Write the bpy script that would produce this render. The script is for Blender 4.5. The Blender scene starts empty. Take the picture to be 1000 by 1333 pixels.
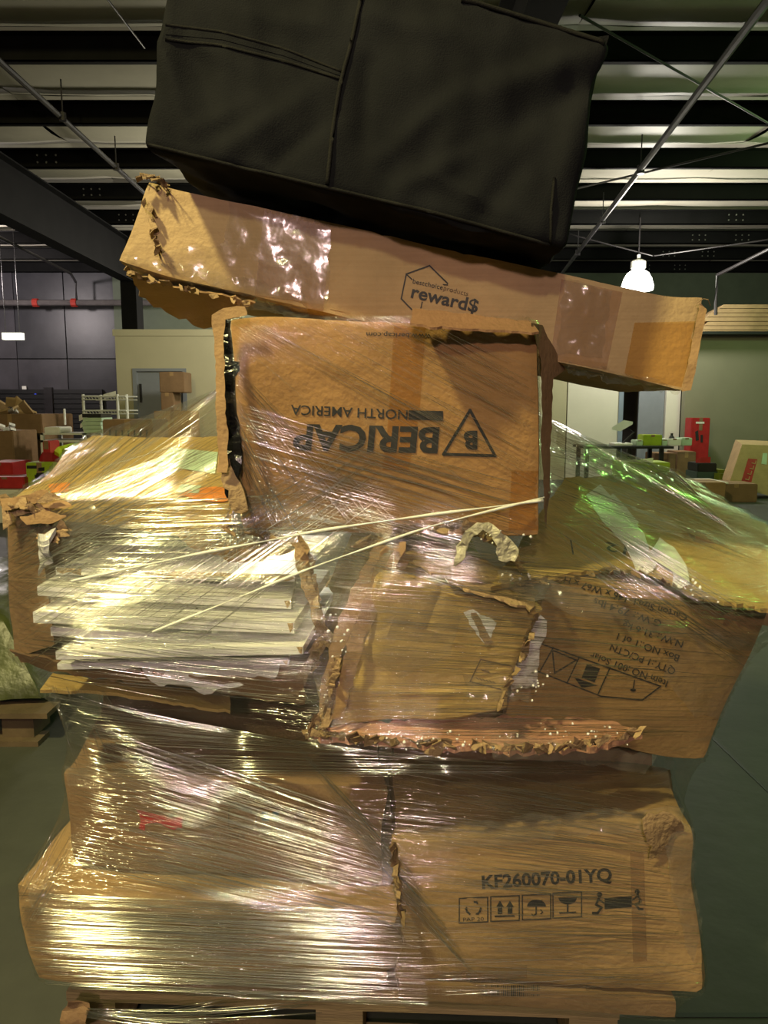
import bpy, bmesh, math, random
import numpy as np
from mathutils import Vector, noise, Matrix
from mathutils.bvhtree import BVHTree

rnd = random.Random(7)
S = bpy.context.scene
COL = S.collection
V = Vector

# ------------------------------------------------------------------ camera
CZ, PITCH, FPX = 1.26, math.radians(7.7), 1000.0
cam_d = bpy.data.cameras.new('camera')
cam_d.sensor_fit = 'VERTICAL'; cam_d.sensor_height = 36.0
cam_d.lens = 36.0 * FPX / 1333.0
cam_d.clip_start = 0.02; cam_d.clip_end = 200
cam = bpy.data.objects.new('camera', cam_d); COL.objects.link(cam)
cam.location = (0, 0, CZ); cam.rotation_euler = (math.pi / 2 - PITCH, 0, 0)
S.camera = cam

# ------------------------------------------------------------------ world, exposure
w = bpy.data.worlds.new('world'); S.world = w; w.use_nodes = True
w.node_tree.nodes['Background'].inputs[0].default_value = (0.9, 0.88, 0.7, 1)
w.node_tree.nodes['Background'].inputs[1].default_value = 0.05
S.view_settings.view_transform = 'Standard'
S.view_settings.look = 'None'
S.view_settings.gamma = 1.0
S.view_settings.exposure = -0.08
S.view_settings.use_curve_mapping = False
S.cycles.max_bounces = 10
S.cycles.transparent_max_bounces = 24
S.cycles.diffuse_bounces = 4
S.cycles.glossy_bounces = 3
S.cycles.caustics_reflective = False
S.cycles.sample_clamp_indirect = 4
S.cycles.sample_clamp_direct = 0

# ------------------------------------------------------------------ lamps of the hall, plus lights added to brighten it
def point(name, loc, power, color, radius=0.22):
    l = bpy.data.lights.new(name, 'POINT'); l.energy = power; l.color = color; l.shadow_soft_size = radius
    o = bpy.data.objects.new(name, l); COL.objects.link(o); o.location = loc
    return o
point('high_bay_and_fill_light', (-1.75, -0.15, 4.1), 950, (1.0, 0.87, 0.38), 0.12)         # yellow lamp above left
point('high_bay_and_fill_light', (-0.15, -2.7, 2.45), 250, (1.0, 0.68, 0.66), 0.10)          # pinkish lamp behind the viewer
point('high_bay_and_fill_light', (-0.35, -2.2, 3.2), 185, (1.0, 0.93, 0.5), 0.11)           # yellow light added behind the viewer for glints on the film
point('high_bay_and_fill_light', (6.6, 9.5, 3.7), 170, (0.62, 1.0, 0.42), 0.2)             # green tinted lamp far right
point('high_bay_and_fill_light', (3.0, 3.4, 3.9), 70, (0.35, 1.0, 0.15), 0.08)
point('high_bay_and_fill_light', (-8.6, 15.4, 3.8), 420, (1.0, 0.88, 0.86), 0.2)
point('high_bay_and_fill_light', (-1.45, 11.3, 2.9), 230, (1.0, 0.93, 0.72), 0.2)  # added light hidden behind the pile, brightens the office wall
point('high_bay_and_fill_light', (4.4, 13.0, 3.3), 300, (1.0, 0.93, 0.82), 0.2)             # the lamp in view
point('high_bay_and_fill_light', (-2.2, 16.5, 3.4), 420, (1.0, 0.92, 0.8), 0.2)  # added light out of sight, brightens the far roof

# ------------------------------------------------------------------ helpers
CP, SP = math.cos(PITCH), math.sin(PITCH)
def ray(px, py):
    xr = (px - 500.0) / FPX; yr = (666.5 - py) / FPX
    return V((xr, CP + yr * SP, -SP + yr * CP))
def P(px, py, Y):
    d = ray(px, py); return V((0, 0, CZ)) + d * (Y / d.y)
def PZ(px, py, z):
    d = ray(px, py); return V((0, 0, CZ)) + d * ((z - CZ) / d.z)

def mat(name, color, rough=0.7, var=0.12, scale=8.0, bump=0.0, bscale=60.0, metallic=0.0, spec=0.4,
        stretch=(1, 1, 1), coat=0.0, emit=None, color2=None):
    m = bpy.data.materials.new(name); m.use_nodes = True
    nt = m.node_tree; b = nt.nodes['Principled BSDF']
    b.inputs['Roughness'].default_value = rough
    b.inputs['Metallic'].default_value = metallic
    b.inputs['Specular IOR Level'].default_value = spec
    b.inputs['Coat Weight'].default_value = coat
    tc = nt.nodes.new('ShaderNodeTexCoord'); mp = nt.nodes.new('ShaderNodeMapping')
    mp.inputs['Scale'].default_value = stretch
    nt.links.new(tc.outputs['Object'], mp.inputs['Vector'])
    n = nt.nodes.new('ShaderNodeTexNoise'); n.inputs['Scale'].default_value = scale
    n.inputs['Detail'].default_value = 6; n.inputs['Roughness'].default_value = 0.65
    nt.links.new(mp.outputs[0], n.inputs['Vector'])
    r = nt.nodes.new('ShaderNodeValToRGB')
    r.color_ramp.elements[0].position = 0.3; r.color_ramp.elements[1].position = 0.7
    c = color; c2 = color2 or tuple(min(1, x * (1 + var)) for x in c); c1 = tuple(x * (1 - var) for x in c)
    r.color_ramp.elements[0].color = (*c1, 1); r.color_ramp.elements[1].color = (*c2, 1)
    nt.links.new(n.outputs['Fac'], r.inputs['Fac']); nt.links.new(r.outputs[0], b.inputs['Base Color'])
    if bump > 0:
        n2 = nt.nodes.new('ShaderNodeTexNoise'); n2.inputs['Scale'].default_value = bscale; n2.inputs['Detail'].default_value = 4
        nt.links.new(mp.outputs[0], n2.inputs['Vector'])
        bp = nt.nodes.new('ShaderNodeBump'); bp.inputs['Strength'].default_value = bump; bp.inputs['Distance'].default_value = 0.01
        nt.links.new(n2.outputs['Fac'], bp.inputs['Height']); nt.links.new(bp.outputs[0], b.inputs['Normal'])
    if emit:
        b.inputs['Emission Color'].default_value = (*emit[0], 1); b.inputs['Emission Strength'].default_value = emit[1]
    return m

def finish(name, verts, faces, m, parent=None, label=None, cat=None, group=None, kind=None, smooth=False, uvs=None, mats=None):
    """world-space vertices in; object origin at its base (or at the parent's origin)"""
    if parent is None:
        a = np.array([tuple(v) for v in verts])
        org = V(((a[:, 0].min() + a[:, 0].max()) / 2, (a[:, 1].min() + a[:, 1].max()) / 2, a[:, 2].min()))
    else:
        org = V(parent['_o'])
    me = bpy.data.meshes.new(name)
    me.from_pydata([V(v) - org for v in verts], [], faces)
    me.materials.append(m)
    if smooth: me.polygons.foreach_set('use_smooth', [True] * len(me.polygons))
    me.update()
    o = bpy.data.objects.new(name, me); COL.objects.link(o)
    o['_o'] = tuple(org)
    if parent is None: o.location = org
    else: o.parent = parent
    if label: o['label'] = label
    if cat: o['category'] = cat
    if group: o['group'] = group
    if kind: o['kind'] = kind
    return o

def empty(name, loc, label, cat, group=None, kind=None):
    o = bpy.data.objects.new(name, None); COL.objects.link(o); o.location = loc; o['_o'] = tuple(loc)
    o.empty_display_size = 0.05
    if label: o['label'] = label
    if cat: o['category'] = cat
    if group: o['group'] = group
    if kind: o['kind'] = kind
    return o

class MB:
    def __init__(s): s.v = []; s.f = []
    def add(s, v, f):
        n = len(s.v); s.v += [V(x) for x in v]; s.f += [tuple(i + n for i in q) for q in f]; return s
    def hexa(s, c):   # c = 8 corners: front TL TR BR BL, back TL TR BR BL
        return s.add(c, [(0, 1, 2, 3), (7, 6, 5, 4), (0, 4, 5, 1), (1, 5, 6, 2), (2, 6, 7, 3), (3, 7, 4, 0)])
    def box(s, x0, x1, y0, y1, z0, z1):
        return s.hexa([(x0, y0, z1), (x1, y0, z1), (x1, y0, z0), (x0, y0, z0), (x0, y1, z1), (x1, y1, z1), (x1, y1, z0), (x0, y1, z0)])
    def tube(s, pts, r, n=6, cap=True):
        pts = [V(p) for p in pts]; rings = []
        for i, p in enumerate(pts):
            t = (pts[min(i + 1, len(pts) - 1)] - pts[max(i - 1, 0)])
            if t.length < 1e-9: t = V((1, 0, 0))
            t.normalize()
            u = t.cross(V((0, 0, 1)))
            if u.length < 0.05: u = t.cross(V((1, 0, 0)))
            u.normalize(); q = u.cross(t)
            rr = r[i] if isinstance(r, (list, tuple)) else r
            rings.append([p + (u * math.cos(2 * math.pi * k / n) + q * math.sin(2 * math.pi * k / n)) * rr for k in range(n)])
        f = []
        for i in range(len(pts) - 1):
            for k in range(n):
                f.append((i * n + k, i * n + (k + 1) % n, (i + 1) * n + (k + 1) % n, (i + 1) * n + k))
        if cap and n > 3: f += [tuple(range(n)), tuple(range((len(pts) - 1) * n, len(pts) * n))]
        return s.add([v for rg in rings for v in rg], f)
    def lathe(s, c, prof, n=20):
        c = V(c); vs = []; f = []
        for (r, z) in prof:
            for k in range(n):
                a = 2 * math.pi * k / n; vs.append(c + V((r * math.cos(a), r * math.sin(a), z)))
        for i in range(len(prof) - 1):
            for k in range(n): f.append((i * n + k, i * n + (k + 1) % n, (i + 1) * n + (k + 1) % n, (i + 1) * n + k))
        f.append(tuple(range(n))); f.append(tuple(range((len(prof) - 1) * n, len(prof) * n)))
        return s.add(vs, f)
    def build(s, name, m, parent=None, **k): return finish(name, s.v, s.f, m, parent, **k)

def lerp(a, b, t): return a + (b - a) * t

def soft_box(F, B, res=0.02, r=0.006, amp=0.003, fscale=5.0, crease=0.0, seed=0, corner=0.0, stretch=(1, 1, 1), bulge=0.0, folds=(), fold_Y=1.32):
    """crumpled box: F front corners TL TR BR BL, B back corners in the same order -> verts, faces"""
    W = (F[1] - F[0]).length; H = (F[0] - F[3]).length; D = (B[0] - F[0]).length
    nx, nz, ny = [max(2, min(90, int(L / res))) for L in (W, H, D)]
    bm = bmesh.new(); idx = {}
    rr = random.Random(seed)
    cd = [V((rr.uniform(-1, 1), rr.uniform(-1, 1), rr.uniform(-1, 1))) * corner for _ in range(8)]
    def pos(i, j, k):
        u, v, t = i / nx, j / nz, k / ny       # v down
        l = [u * W, v * H, t * D]; L = (W, H, D)
        inn = [min(max(l[a], r), L[a] - r) for a in range(3)]
        d = V([l[a] - inn[a] for a in range(3)])
        if d.length > 1e-9: d.normalize(); d *= r
        u, v, t = [(inn[a] + d[a]) / L[a] for a in range(3)]
        if bulge:
            bu = bulge * math.sin(math.pi * u) * math.sin(math.pi * v)
            t += (-bu / D) * (1 - 2 * t)
        fr = lerp(lerp(F[0], F[1], u), lerp(F[3], F[2], u), v); bk = lerp(lerp(B[0], B[1], u), lerp(B[3], B[2], u), v)
        p = lerp(fr, bk, t)
        for c, (cu, cv, ct) in enumerate([(0, 0, 0), (1, 0, 0), (1, 1, 0), (0, 1, 0), (0, 0, 1), (1, 0, 1), (1, 1, 1), (0, 1, 1)]):
            q = max(0, 1 - (abs(u - cu) * W + abs(v - cv) * H + abs(t - ct) * D) / 0.12)
            if q > 0: p = p + cd[c] * q * q
        return p
    def vert(i, j, k):
        key = (i, j, k)
        if key not in idx: idx[key] = bm.verts.new(pos(i, j, k))
        return idx[key]
    for i in range(nx):
        for j in range(nz):
            bm.faces.new([vert(i, j, 0), vert(i, j + 1, 0), vert(i + 1, j + 1, 0), vert(i + 1, j, 0)])
            bm.faces.new([vert(i, j, ny), vert(i + 1, j, ny), vert(i + 1, j + 1, ny), vert(i, j + 1, ny)])
    for i in range(nx):
        for k in range(ny):
            bm.faces.new([vert(i, 0, k), vert(i + 1, 0, k), vert(i + 1, 0, k + 1), vert(i, 0, k + 1)])
            bm.faces.new([vert(i, nz, k), vert(i, nz, k + 1), vert(i + 1, nz, k + 1), vert(i + 1, nz, k)])
    for j in range(nz):
        for k in range(ny):
            bm.faces.new([vert(0, j, k), vert(0, j, k + 1), vert(0, j + 1, k + 1), vert(0, j + 1, k)])
            bm.faces.new([vert(nx, j, k), vert(nx, j + 1, k), vert(nx, j + 1, k + 1), vert(nx, j, k + 1)])
    bmesh.ops.recalc_face_normals(bm, faces=bm.faces)
    bm.normal_update()
    sd = V((seed * 3.7, seed * 1.3, seed * 2.1)); st = V(stretch)
    off = []
    FL = [(P(a, b, fold_Y), P(c, d, fold_Y), w_, h_) for (a, b, c, d, w_, h_) in folds]
    for v in bm.verts:
        p = V((v.co.x * st.x, v.co.y * st.y, v.co.z * st.z))
        a = amp * noise.noise(p * fscale + sd) + amp * 0.4 * noise.noise(p * fscale * 3 + sd)
        if crease:
            c1 = abs(noise.noise(p * fscale * 1.3 + sd * 2)); a -= crease * max(0, 1 - c1 * 14) * (0.5 + noise.noise(p * 7 + sd))
        for (fa, fb, fw, fh) in FL:       # pressed folds: a soft ridge along a segment, thin at both ends
            ax, az, bx, bz = fa.x, fa.z, fb.x, fb.z; L2 = (bx - ax) ** 2 + (bz - az) ** 2
            tt = ((v.co.x - ax) * (bx - ax) + (v.co.z - az) * (bz - az)) / L2
            if -0.1 < tt < 1.1 and abs(v.normal.y) > 0.3:
                tt = min(1, max(0, tt)); dx = v.co.x - ax - (bx - ax) * tt; dzz = v.co.z - az - (bz - az) * tt
                dd = (dx * dx + dzz * dzz) / (fw * fw)
                if dd < 6: a += fh * math.exp(-dd) * (0.35 + 0.65 * math.sin(math.pi * min(1, tt + 0.15)))
        off.append(v.normal * a)
    for v, o in zip(bm.verts, off): v.co += o
    bm.verts.index_update()
    vs = [v.co.copy() for v in bm.verts]; fs = [tuple(x.index for x in f.verts) for f in bm.faces]
    bm.free()
    return vs, fs

BV = {}
def reg(o, vs, fs): BV[o.name] = (vs, fs, BVHTree.FromPolygons(vs, fs))
def hbox(name, m, F, B, parent=None, label=None, cat=None, group=None, kind=None, **k):
    vs, fs = soft_box(F, B, **k)
    o = finish(name, vs, fs, m, parent, label=label, cat=cat, group=group, kind=kind, smooth=True)
    o.data.set_sharp_from_angle(angle=math.radians(32))
    reg(o, vs, fs); return o
def shoot(targets, px, py):
    d = ray(px, py).normalized(); best = None
    for t in targets:
        loc, n, i, ds = BV[t.name][2].ray_cast(V((0, 0, CZ)), d)
        if loc is not None and (best is None or ds < best[2]): best = (loc, n if n.dot(d) < 0 else -n, ds)
    return best

def decal(name, targets, bm, m, off=0.0012, maxlen=9, parent=None, thick=0.0, **k):
    """bm: flat figure in picture units laid onto the real surface of the targets as a thin layer of its own"""
    if not isinstance(targets, (list, tuple)): targets = [targets]
    bmesh.ops.triangulate(bm, faces=bm.faces)
    for _ in range(7):
        es = [e for e in bm.edges if e.calc_length() > maxlen]
        if not es: break
        bmesh.ops.subdivide_edges(bm, edges=es, cuts=1)
        bmesh.ops.triangulate(bm, faces=[f for f in bm.faces if len(f.verts) > 3])
    kill = []
    for v in bm.verts:
        h = shoot(targets, v.co.x, v.co.y)
        if h is None: kill.append(v)
        else: v.co = h[0] + h[1] * (off + (v.co.z if v.co.z else 0))
    if kill: bmesh.ops.delete(bm, geom=kill, context='VERTS')
    if thick: bmesh.ops.solidify(bm, geom=bm.faces, thickness=thick)
    bm.verts.index_update()
    vs = [v.co.copy() for v in bm.verts]; fs = [tuple(x.index for x in f.verts) for f in bm.faces]
    bm.free()
    if not vs: return None
    return finish(name, vs, fs, m, parent or targets[0], **k)

def pgon(bm, pts):
    vs = [bm.verts.new((p[0], p[1], 0)) for p in pts]
    bm.faces.new(vs)
def pline(bm, pts, wd, closed=False):
    n = len(pts); rng = range(n if closed else n - 1)
    for i in rng:
        a = V((*pts[i], 0)); b = V((*pts[(i + 1) % n], 0)); t = (b - a)
        if t.length < 1e-6: continue
        t.normalize(); q = V((-t.y, t.x, 0)) * wd / 2; e = t * wd * 0.45
        pgon(bm, [a - e + q, b + e + q, b + e - q, a - e - q])
def disc(bm, c, r, a0=0, a1=360, n=14, ry=None):
    ry = ry or r
    pgon(bm, [(c[0] + r * math.cos(math.radians(a0 + (a1 - a0) * i / n)), c[1] + ry * math.sin(math.radians(a0 + (a1 - a0) * i / n))) for i in range(n if a1 - a0 >= 360 else n + 1)])

def text_bm(bm, s, p0, p1, cap, bold=0.0, shear=0.0, width_fit=True):
    cu = bpy.data.curves.new('tmp', 'FONT'); cu.body = s; cu.size = 1; cu.offset = bold; cu.resolution_u = 3; cu.shear = shear
    ob = bpy.data.objects.new('tmp', cu); COL.objects.link(ob)
    dg = bpy.context.evaluated_depsgraph_get(); me = ob.evaluated_get(dg).to_mesh()
    xs = [v.co.x for v in me.vertices]; x0, x1 = min(xs), max(xs)
    a = V((*p0, 0)); b = V((*p1, 0)); t = (b - a); L = t.length; t.normalize(); up = V((t.y, -t.x, 0))
    n = len(bm.verts); vs = [bm.verts.new(a + t * ((v.co.x - x0) / (x1 - x0) * L) + up * (v.co.y / 0.70 * cap)) for v in me.vertices]
    for f in me.polygons:
        try: bm.faces.new([vs[i] for i in f.vertices])
        except ValueError: pass
    bpy.data.objects.remove(ob); bpy.data.curves.remove(cu)
def text(target, s, p0, p1, cap, m, bold=0.0, shear=0.0, name='printed_text', off=0.0013, **k):
    bm = bmesh.new(); text_bm(bm, s, p0, p1, cap, bold, shear)
    return decal(name, target, bm, m, off=off, maxlen=14, **k)

def jag(pts, step=7, amp=2.5, r=rnd):
    out = []
    for i in range(len(pts)):
        a = V(pts[i]); b = V(pts[(i + 1) % len(pts)]); n = max(1, int((b - a).length / step))
        for k in range(n):
            p = lerp(a, b, k / n)
            out.append((p.x + r.uniform(-amp, amp), p.y + r.uniform(-amp, amp)))
    return out

def shard_geo(pts, Ys, thick=0.003, step=8, amp=2.5, crum=0.006, fs=25, seed=1):
    """ragged sheet: outline in picture units with a distance for each corner, real thickness and crumple"""
    r = random.Random(seed)
    if not isinstance(Ys, (list, tuple)): Ys = [Ys] * len(pts)
    A = np.array([[p[0], p[1], 1] for p in pts], float); c, *_ = np.linalg.lstsq(A, np.array(Ys, float), rcond=None)
    bm = bmesh.new(); pgon(bm, jag(pts, step, amp, r))
    bmesh.ops.triangulate(bm, faces=bm.faces)
    for _ in range(4):
        es = [e for e in bm.edges if e.calc_length() > 14]
        if not es: break
        bmesh.ops.subdivide_edges(bm, edges=es, cuts=1)
        bmesh.ops.triangulate(bm, faces=[f for f in bm.faces if len(f.verts) > 3])
    for v in bm.verts:
        Y = c[0] * v.co.x + c[1] * v.co.y + c[2]
        p = P(v.co.x, v.co.y, Y)
        v.co = p + V((noise.noise(p * fs + V((seed, 0, 0))) * 0.3, noise.noise(p * fs + V((0, seed, 3))), noise.noise(p * fs + V((5, 0, seed))) * 0.3)) * crum
    bmesh.ops.solidify(bm, geom=bm.faces, thickness=thick)
    bm.verts.index_update()
    vs = [v.co.copy() for v in bm.verts]; fs_ = [tuple(x.index for x in f.verts) for f in bm.faces]
    bm.free(); return vs, fs_
def shard(name, m, pts, Ys, parent=None, label=None, cat=None, group=None, kind=None, **k):
    vs, fs = shard_geo(pts, Ys, **k)
    o = finish(name, vs, fs, m, parent, label=label, cat=cat, group=group, kind=kind)
    reg(o, vs, fs); return o
def fringe(name, m, path, Y, wd, parent, n=14, seed=1, kind='stuff', crum=0.01, label=None):
    """torn, curled bits along a broken edge, joined into one part"""
    r = random.Random(seed); mb = MB(); wd *= 0.72; n = int(n * 1.2)
    L = [0]
    for a, b in zip(path, path[1:]): L.append(L[-1] + math.dist(a, b))
    for i in range(n):
        s = r.uniform(0, L[-1]); k = max(j for j in range(len(L)) if L[j] <= s); k = min(k, len(path) - 2)
        t = (s - L[k]) / max(1e-6, L[k + 1] - L[k]); a, b = path[k], path[k + 1]
        cx, cy = a[0] + (b[0] - a[0]) * t, a[1] + (b[1] - a[1]) * t
        ang = math.atan2(b[1] - a[1], b[0] - a[0]) + r.uniform(-0.5, 0.5)
        l, h = wd * r.uniform(0.8, 2.0), wd * r.uniform(0.3, 0.9)
        q = []
        for (u, v) in ((-l, -h), (l * r.uniform(0.3, 1), -h), (l, h * r.uniform(0, 1)), (-l * r.uniform(0.3, 1), h)):
            q.append((cx + u * math.cos(ang) - v * math.sin(ang), cy + u * math.sin(ang) + v * math.cos(ang)))
        y0 = Y + r.uniform(-0.012, 0.008)
        vs, fs = shard_geo(q, [y0 + r.uniform(-0.02, 0.02) for _ in q], thick=0.0022, step=6, amp=1.6, crum=crum, fs=30, seed=r.randint(1, 999))
        mb.add(vs, fs)
    return mb.build(name, m, parent, kind=kind, label=label)

# ------------------------------------------------------------------ materials
KR = (0.33, 0.21, 0.10)
def kraft(name, c=KR, bump=0.25, var=0.16, rough=0.72):
    m = mat(name, c, rough, var, 5.0, bump, 90, spec=0.25)
    nt = m.node_tree; b = nt.nodes['Principled BSDF']
    # faint scuffs and fluting
    tc = nt.nodes['Texture Coordinate']; mp = nt.nodes.new('ShaderNodeMapping'); mp.inputs['Scale'].default_value = (3, 3, 170)
    nt.links.new(tc.outputs['Object'], mp.inputs[0])
    n = nt.nodes.new('ShaderNodeTexNoise'); n.inputs['Scale'].default_value = 1.2; n.inputs['Detail'].default_value = 3
    nt.links.new(mp.outputs[0], n.inputs[0])
    mx = nt.nodes.new('ShaderNodeMix'); mx.data_type = 'RGBA'; mx.blend_type = 'MULTIPLY'
    rr = nt.nodes.new('ShaderNodeValToRGB'); rr.color_ramp.elements[0].position = 0.35; rr.color_ramp.elements[1].position = 0.6
    rr.color_ramp.elements[0].color = (0.93, 0.92, 0.91, 1); rr.color_ramp.elements[1].color = (1, 1, 1, 1)
    nt.links.new(n.outputs['Fac'], rr.inputs[0])
    src = b.inputs['Base Color'].links[0].from_socket
    mx.inputs[0].default_value = 1
    nt.links.new(src, mx.inputs[6]); nt.links.new(rr.outputs[0], mx.inputs[7]); nt.links.new(mx.outputs[2], b.inputs['Base Color'])
    return m
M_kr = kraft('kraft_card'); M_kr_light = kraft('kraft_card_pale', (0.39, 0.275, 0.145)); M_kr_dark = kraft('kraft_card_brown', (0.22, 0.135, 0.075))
M_kr_or = kraft('kraft_card_orange', (0.40, 0.22, 0.085)); M_yel = kraft('kraft_card_yellow', (0.40, 0.275, 0.10)); M_torn = kraft('torn_card', (0.27, 0.185, 0.10), 0.6, 0.45)
M_pinkcard = kraft('inner_ply', (0.50, 0.26, 0.17), 0.4, 0.2)
M_ink = mat('black_ink', (0.018, 0.018, 0.02), 0.6, 0.3)
M_ink_faint = mat('faded_ink', (0.11, 0.075, 0.045), 0.7, 0.4, 30)
M_red_ink = mat('red_ink', (0.42, 0.03, 0.03), 0.6, 0.3, 30)
M_blue_ink = mat('blue_ink', (0.04, 0.09, 0.16), 0.6, 0.3)
M_white = mat('white_laminate', (0.74, 0.74, 0.76), 0.35, 0.03, 3)
M_chip = mat('particle_core', (0.42, 0.29, 0.15), 0.9, 0.55, 260, 0.6, 260)
M_foam = mat('white_foam', (0.78, 0.77, 0.76), 0.6, 0.08, 20, 0.3, 80)
M_paper = mat('white_paper', (0.70, 0.70, 0.66), 0.6, 0.06, 20)
M_orange = mat('orange_paper', (0.75, 0.26, 0.05), 0.6, 0.15, 40)
M_fabric = mat('black_fabric', (0.009, 0.0095, 0.0105), 0.85, 0.25, 6, 0.25, 420, spec=0.03)
M_fabric_trim = mat('black_webbing', (0.013, 0.013, 0.012), 0.8, 0.2, 40, 0.3, 500, spec=0.03)
M_inside = mat('black_inside', (0.008, 0.008, 0.009), 0.22, 0.2, 5, 0.5, 40)
M_wood = mat('pallet_wood', (0.26, 0.19, 0.10), 0.8, 0.3, 4, 0.4, 30, stretch=(1, 1, 12))
M_black = mat('black_steel', (0.010, 0.010, 0.011), 0.5, 0.25, 4)
M_beam = mat('girder_paint', (0.006, 0.006, 0.006), 0.7, 0.3, 3, spec=0.08)
M_pipe = mat('pipe_paint', (0.02, 0.018, 0.02), 0.4, 0.3, 5)
M_red = mat('red_card', (0.36, 0.018, 0.02), 0.5, 0.2, 8)
M_lime = mat('lime_card', (0.28, 0.38, 0.02), 0.5, 0.15, 8)
M_lime_dark = mat('olive_card', (0.16, 0.20, 0.02), 0.6, 0.15, 8)
M_steelw = mat('white_wire', (0.62, 0.63, 0.60), 0.4, 0.05)
M_green_lt = mat('pale_green_card', (0.42, 0.55, 0.42), 0.6, 0.1)

def tape_mat(name, col, alpha, rough=0.18):
    m = bpy.data.materials.new(name); m.use_nodes = True; nt = m.node_tree; nt.nodes.clear()
    o = nt.nodes.new('ShaderNodeOutputMaterial'); g = nt.nodes.new('ShaderNodeBsdfGlossy'); d = nt.nodes.new('ShaderNodeBsdfDiffuse')
    t = nt.nodes.new('ShaderNodeBsdfTransparent'); t.inputs[0].default_value = (*col, 1)
    g.inputs['Roughness'].default_value = rough; d.inputs[0].default_value = (*[c * 0.6 for c in col], 1)
    tc = nt.nodes.new('ShaderNodeTexCoord'); n = nt.nodes.new('ShaderNodeTexNoise'); n.inputs['Scale'].default_value = 16; n.inputs['Detail'].default_value = 3
    nt.links.new(tc.outputs['Object'], n.inputs[0]); bp = nt.nodes.new('ShaderNodeBump'); bp.inputs['Strength'].default_value = 0.3; bp.inputs['Distance'].default_value = 0.01
    nt.links.new(n.outputs['Fac'], bp.inputs['Height']); nt.links.new(bp.outputs[0], g.inputs['Normal'])
    m1 = nt.nodes.new('ShaderNodeMixShader'); m1.inputs[0].default_value = alpha
    nt.links.new(t.outputs[0], m1.inputs[1]); nt.links.new(d.outputs[0], m1.inputs[2])
    m2 = nt.nodes.new('ShaderNodeMixShader'); lw = nt.nodes.new('ShaderNodeLayerWeight'); lw.inputs[0].default_value = 0.4
    mm = nt.nodes.new('ShaderNodeMath'); mm.operation = 'MULTIPLY_ADD'; mm.inputs[1].default_value = 0.22; mm.inputs[2].default_value = 0.035
    nt.links.new(lw.outputs['Facing'], mm.inputs[0]); nt.links.new(mm.outputs[0], m2.inputs[0])
    nt.links.new(m1.outputs[0], m2.inputs[1]); nt.links.new(g.outputs[0], m2.inputs[2]); nt.links.new(m2.outputs[0], o.inputs[0])
    return m
M_tape = tape_mat('brown_tape', (0.84, 0.68, 0.46), 0.2, 0.42); M_tape_or = tape_mat('amber_tape', (0.96, 0.82, 0.55), 0.05); M_tape_clear = tape_mat('clear_tape', (0.95, 0.93, 0.88), 0.06, 0.16)

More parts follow.
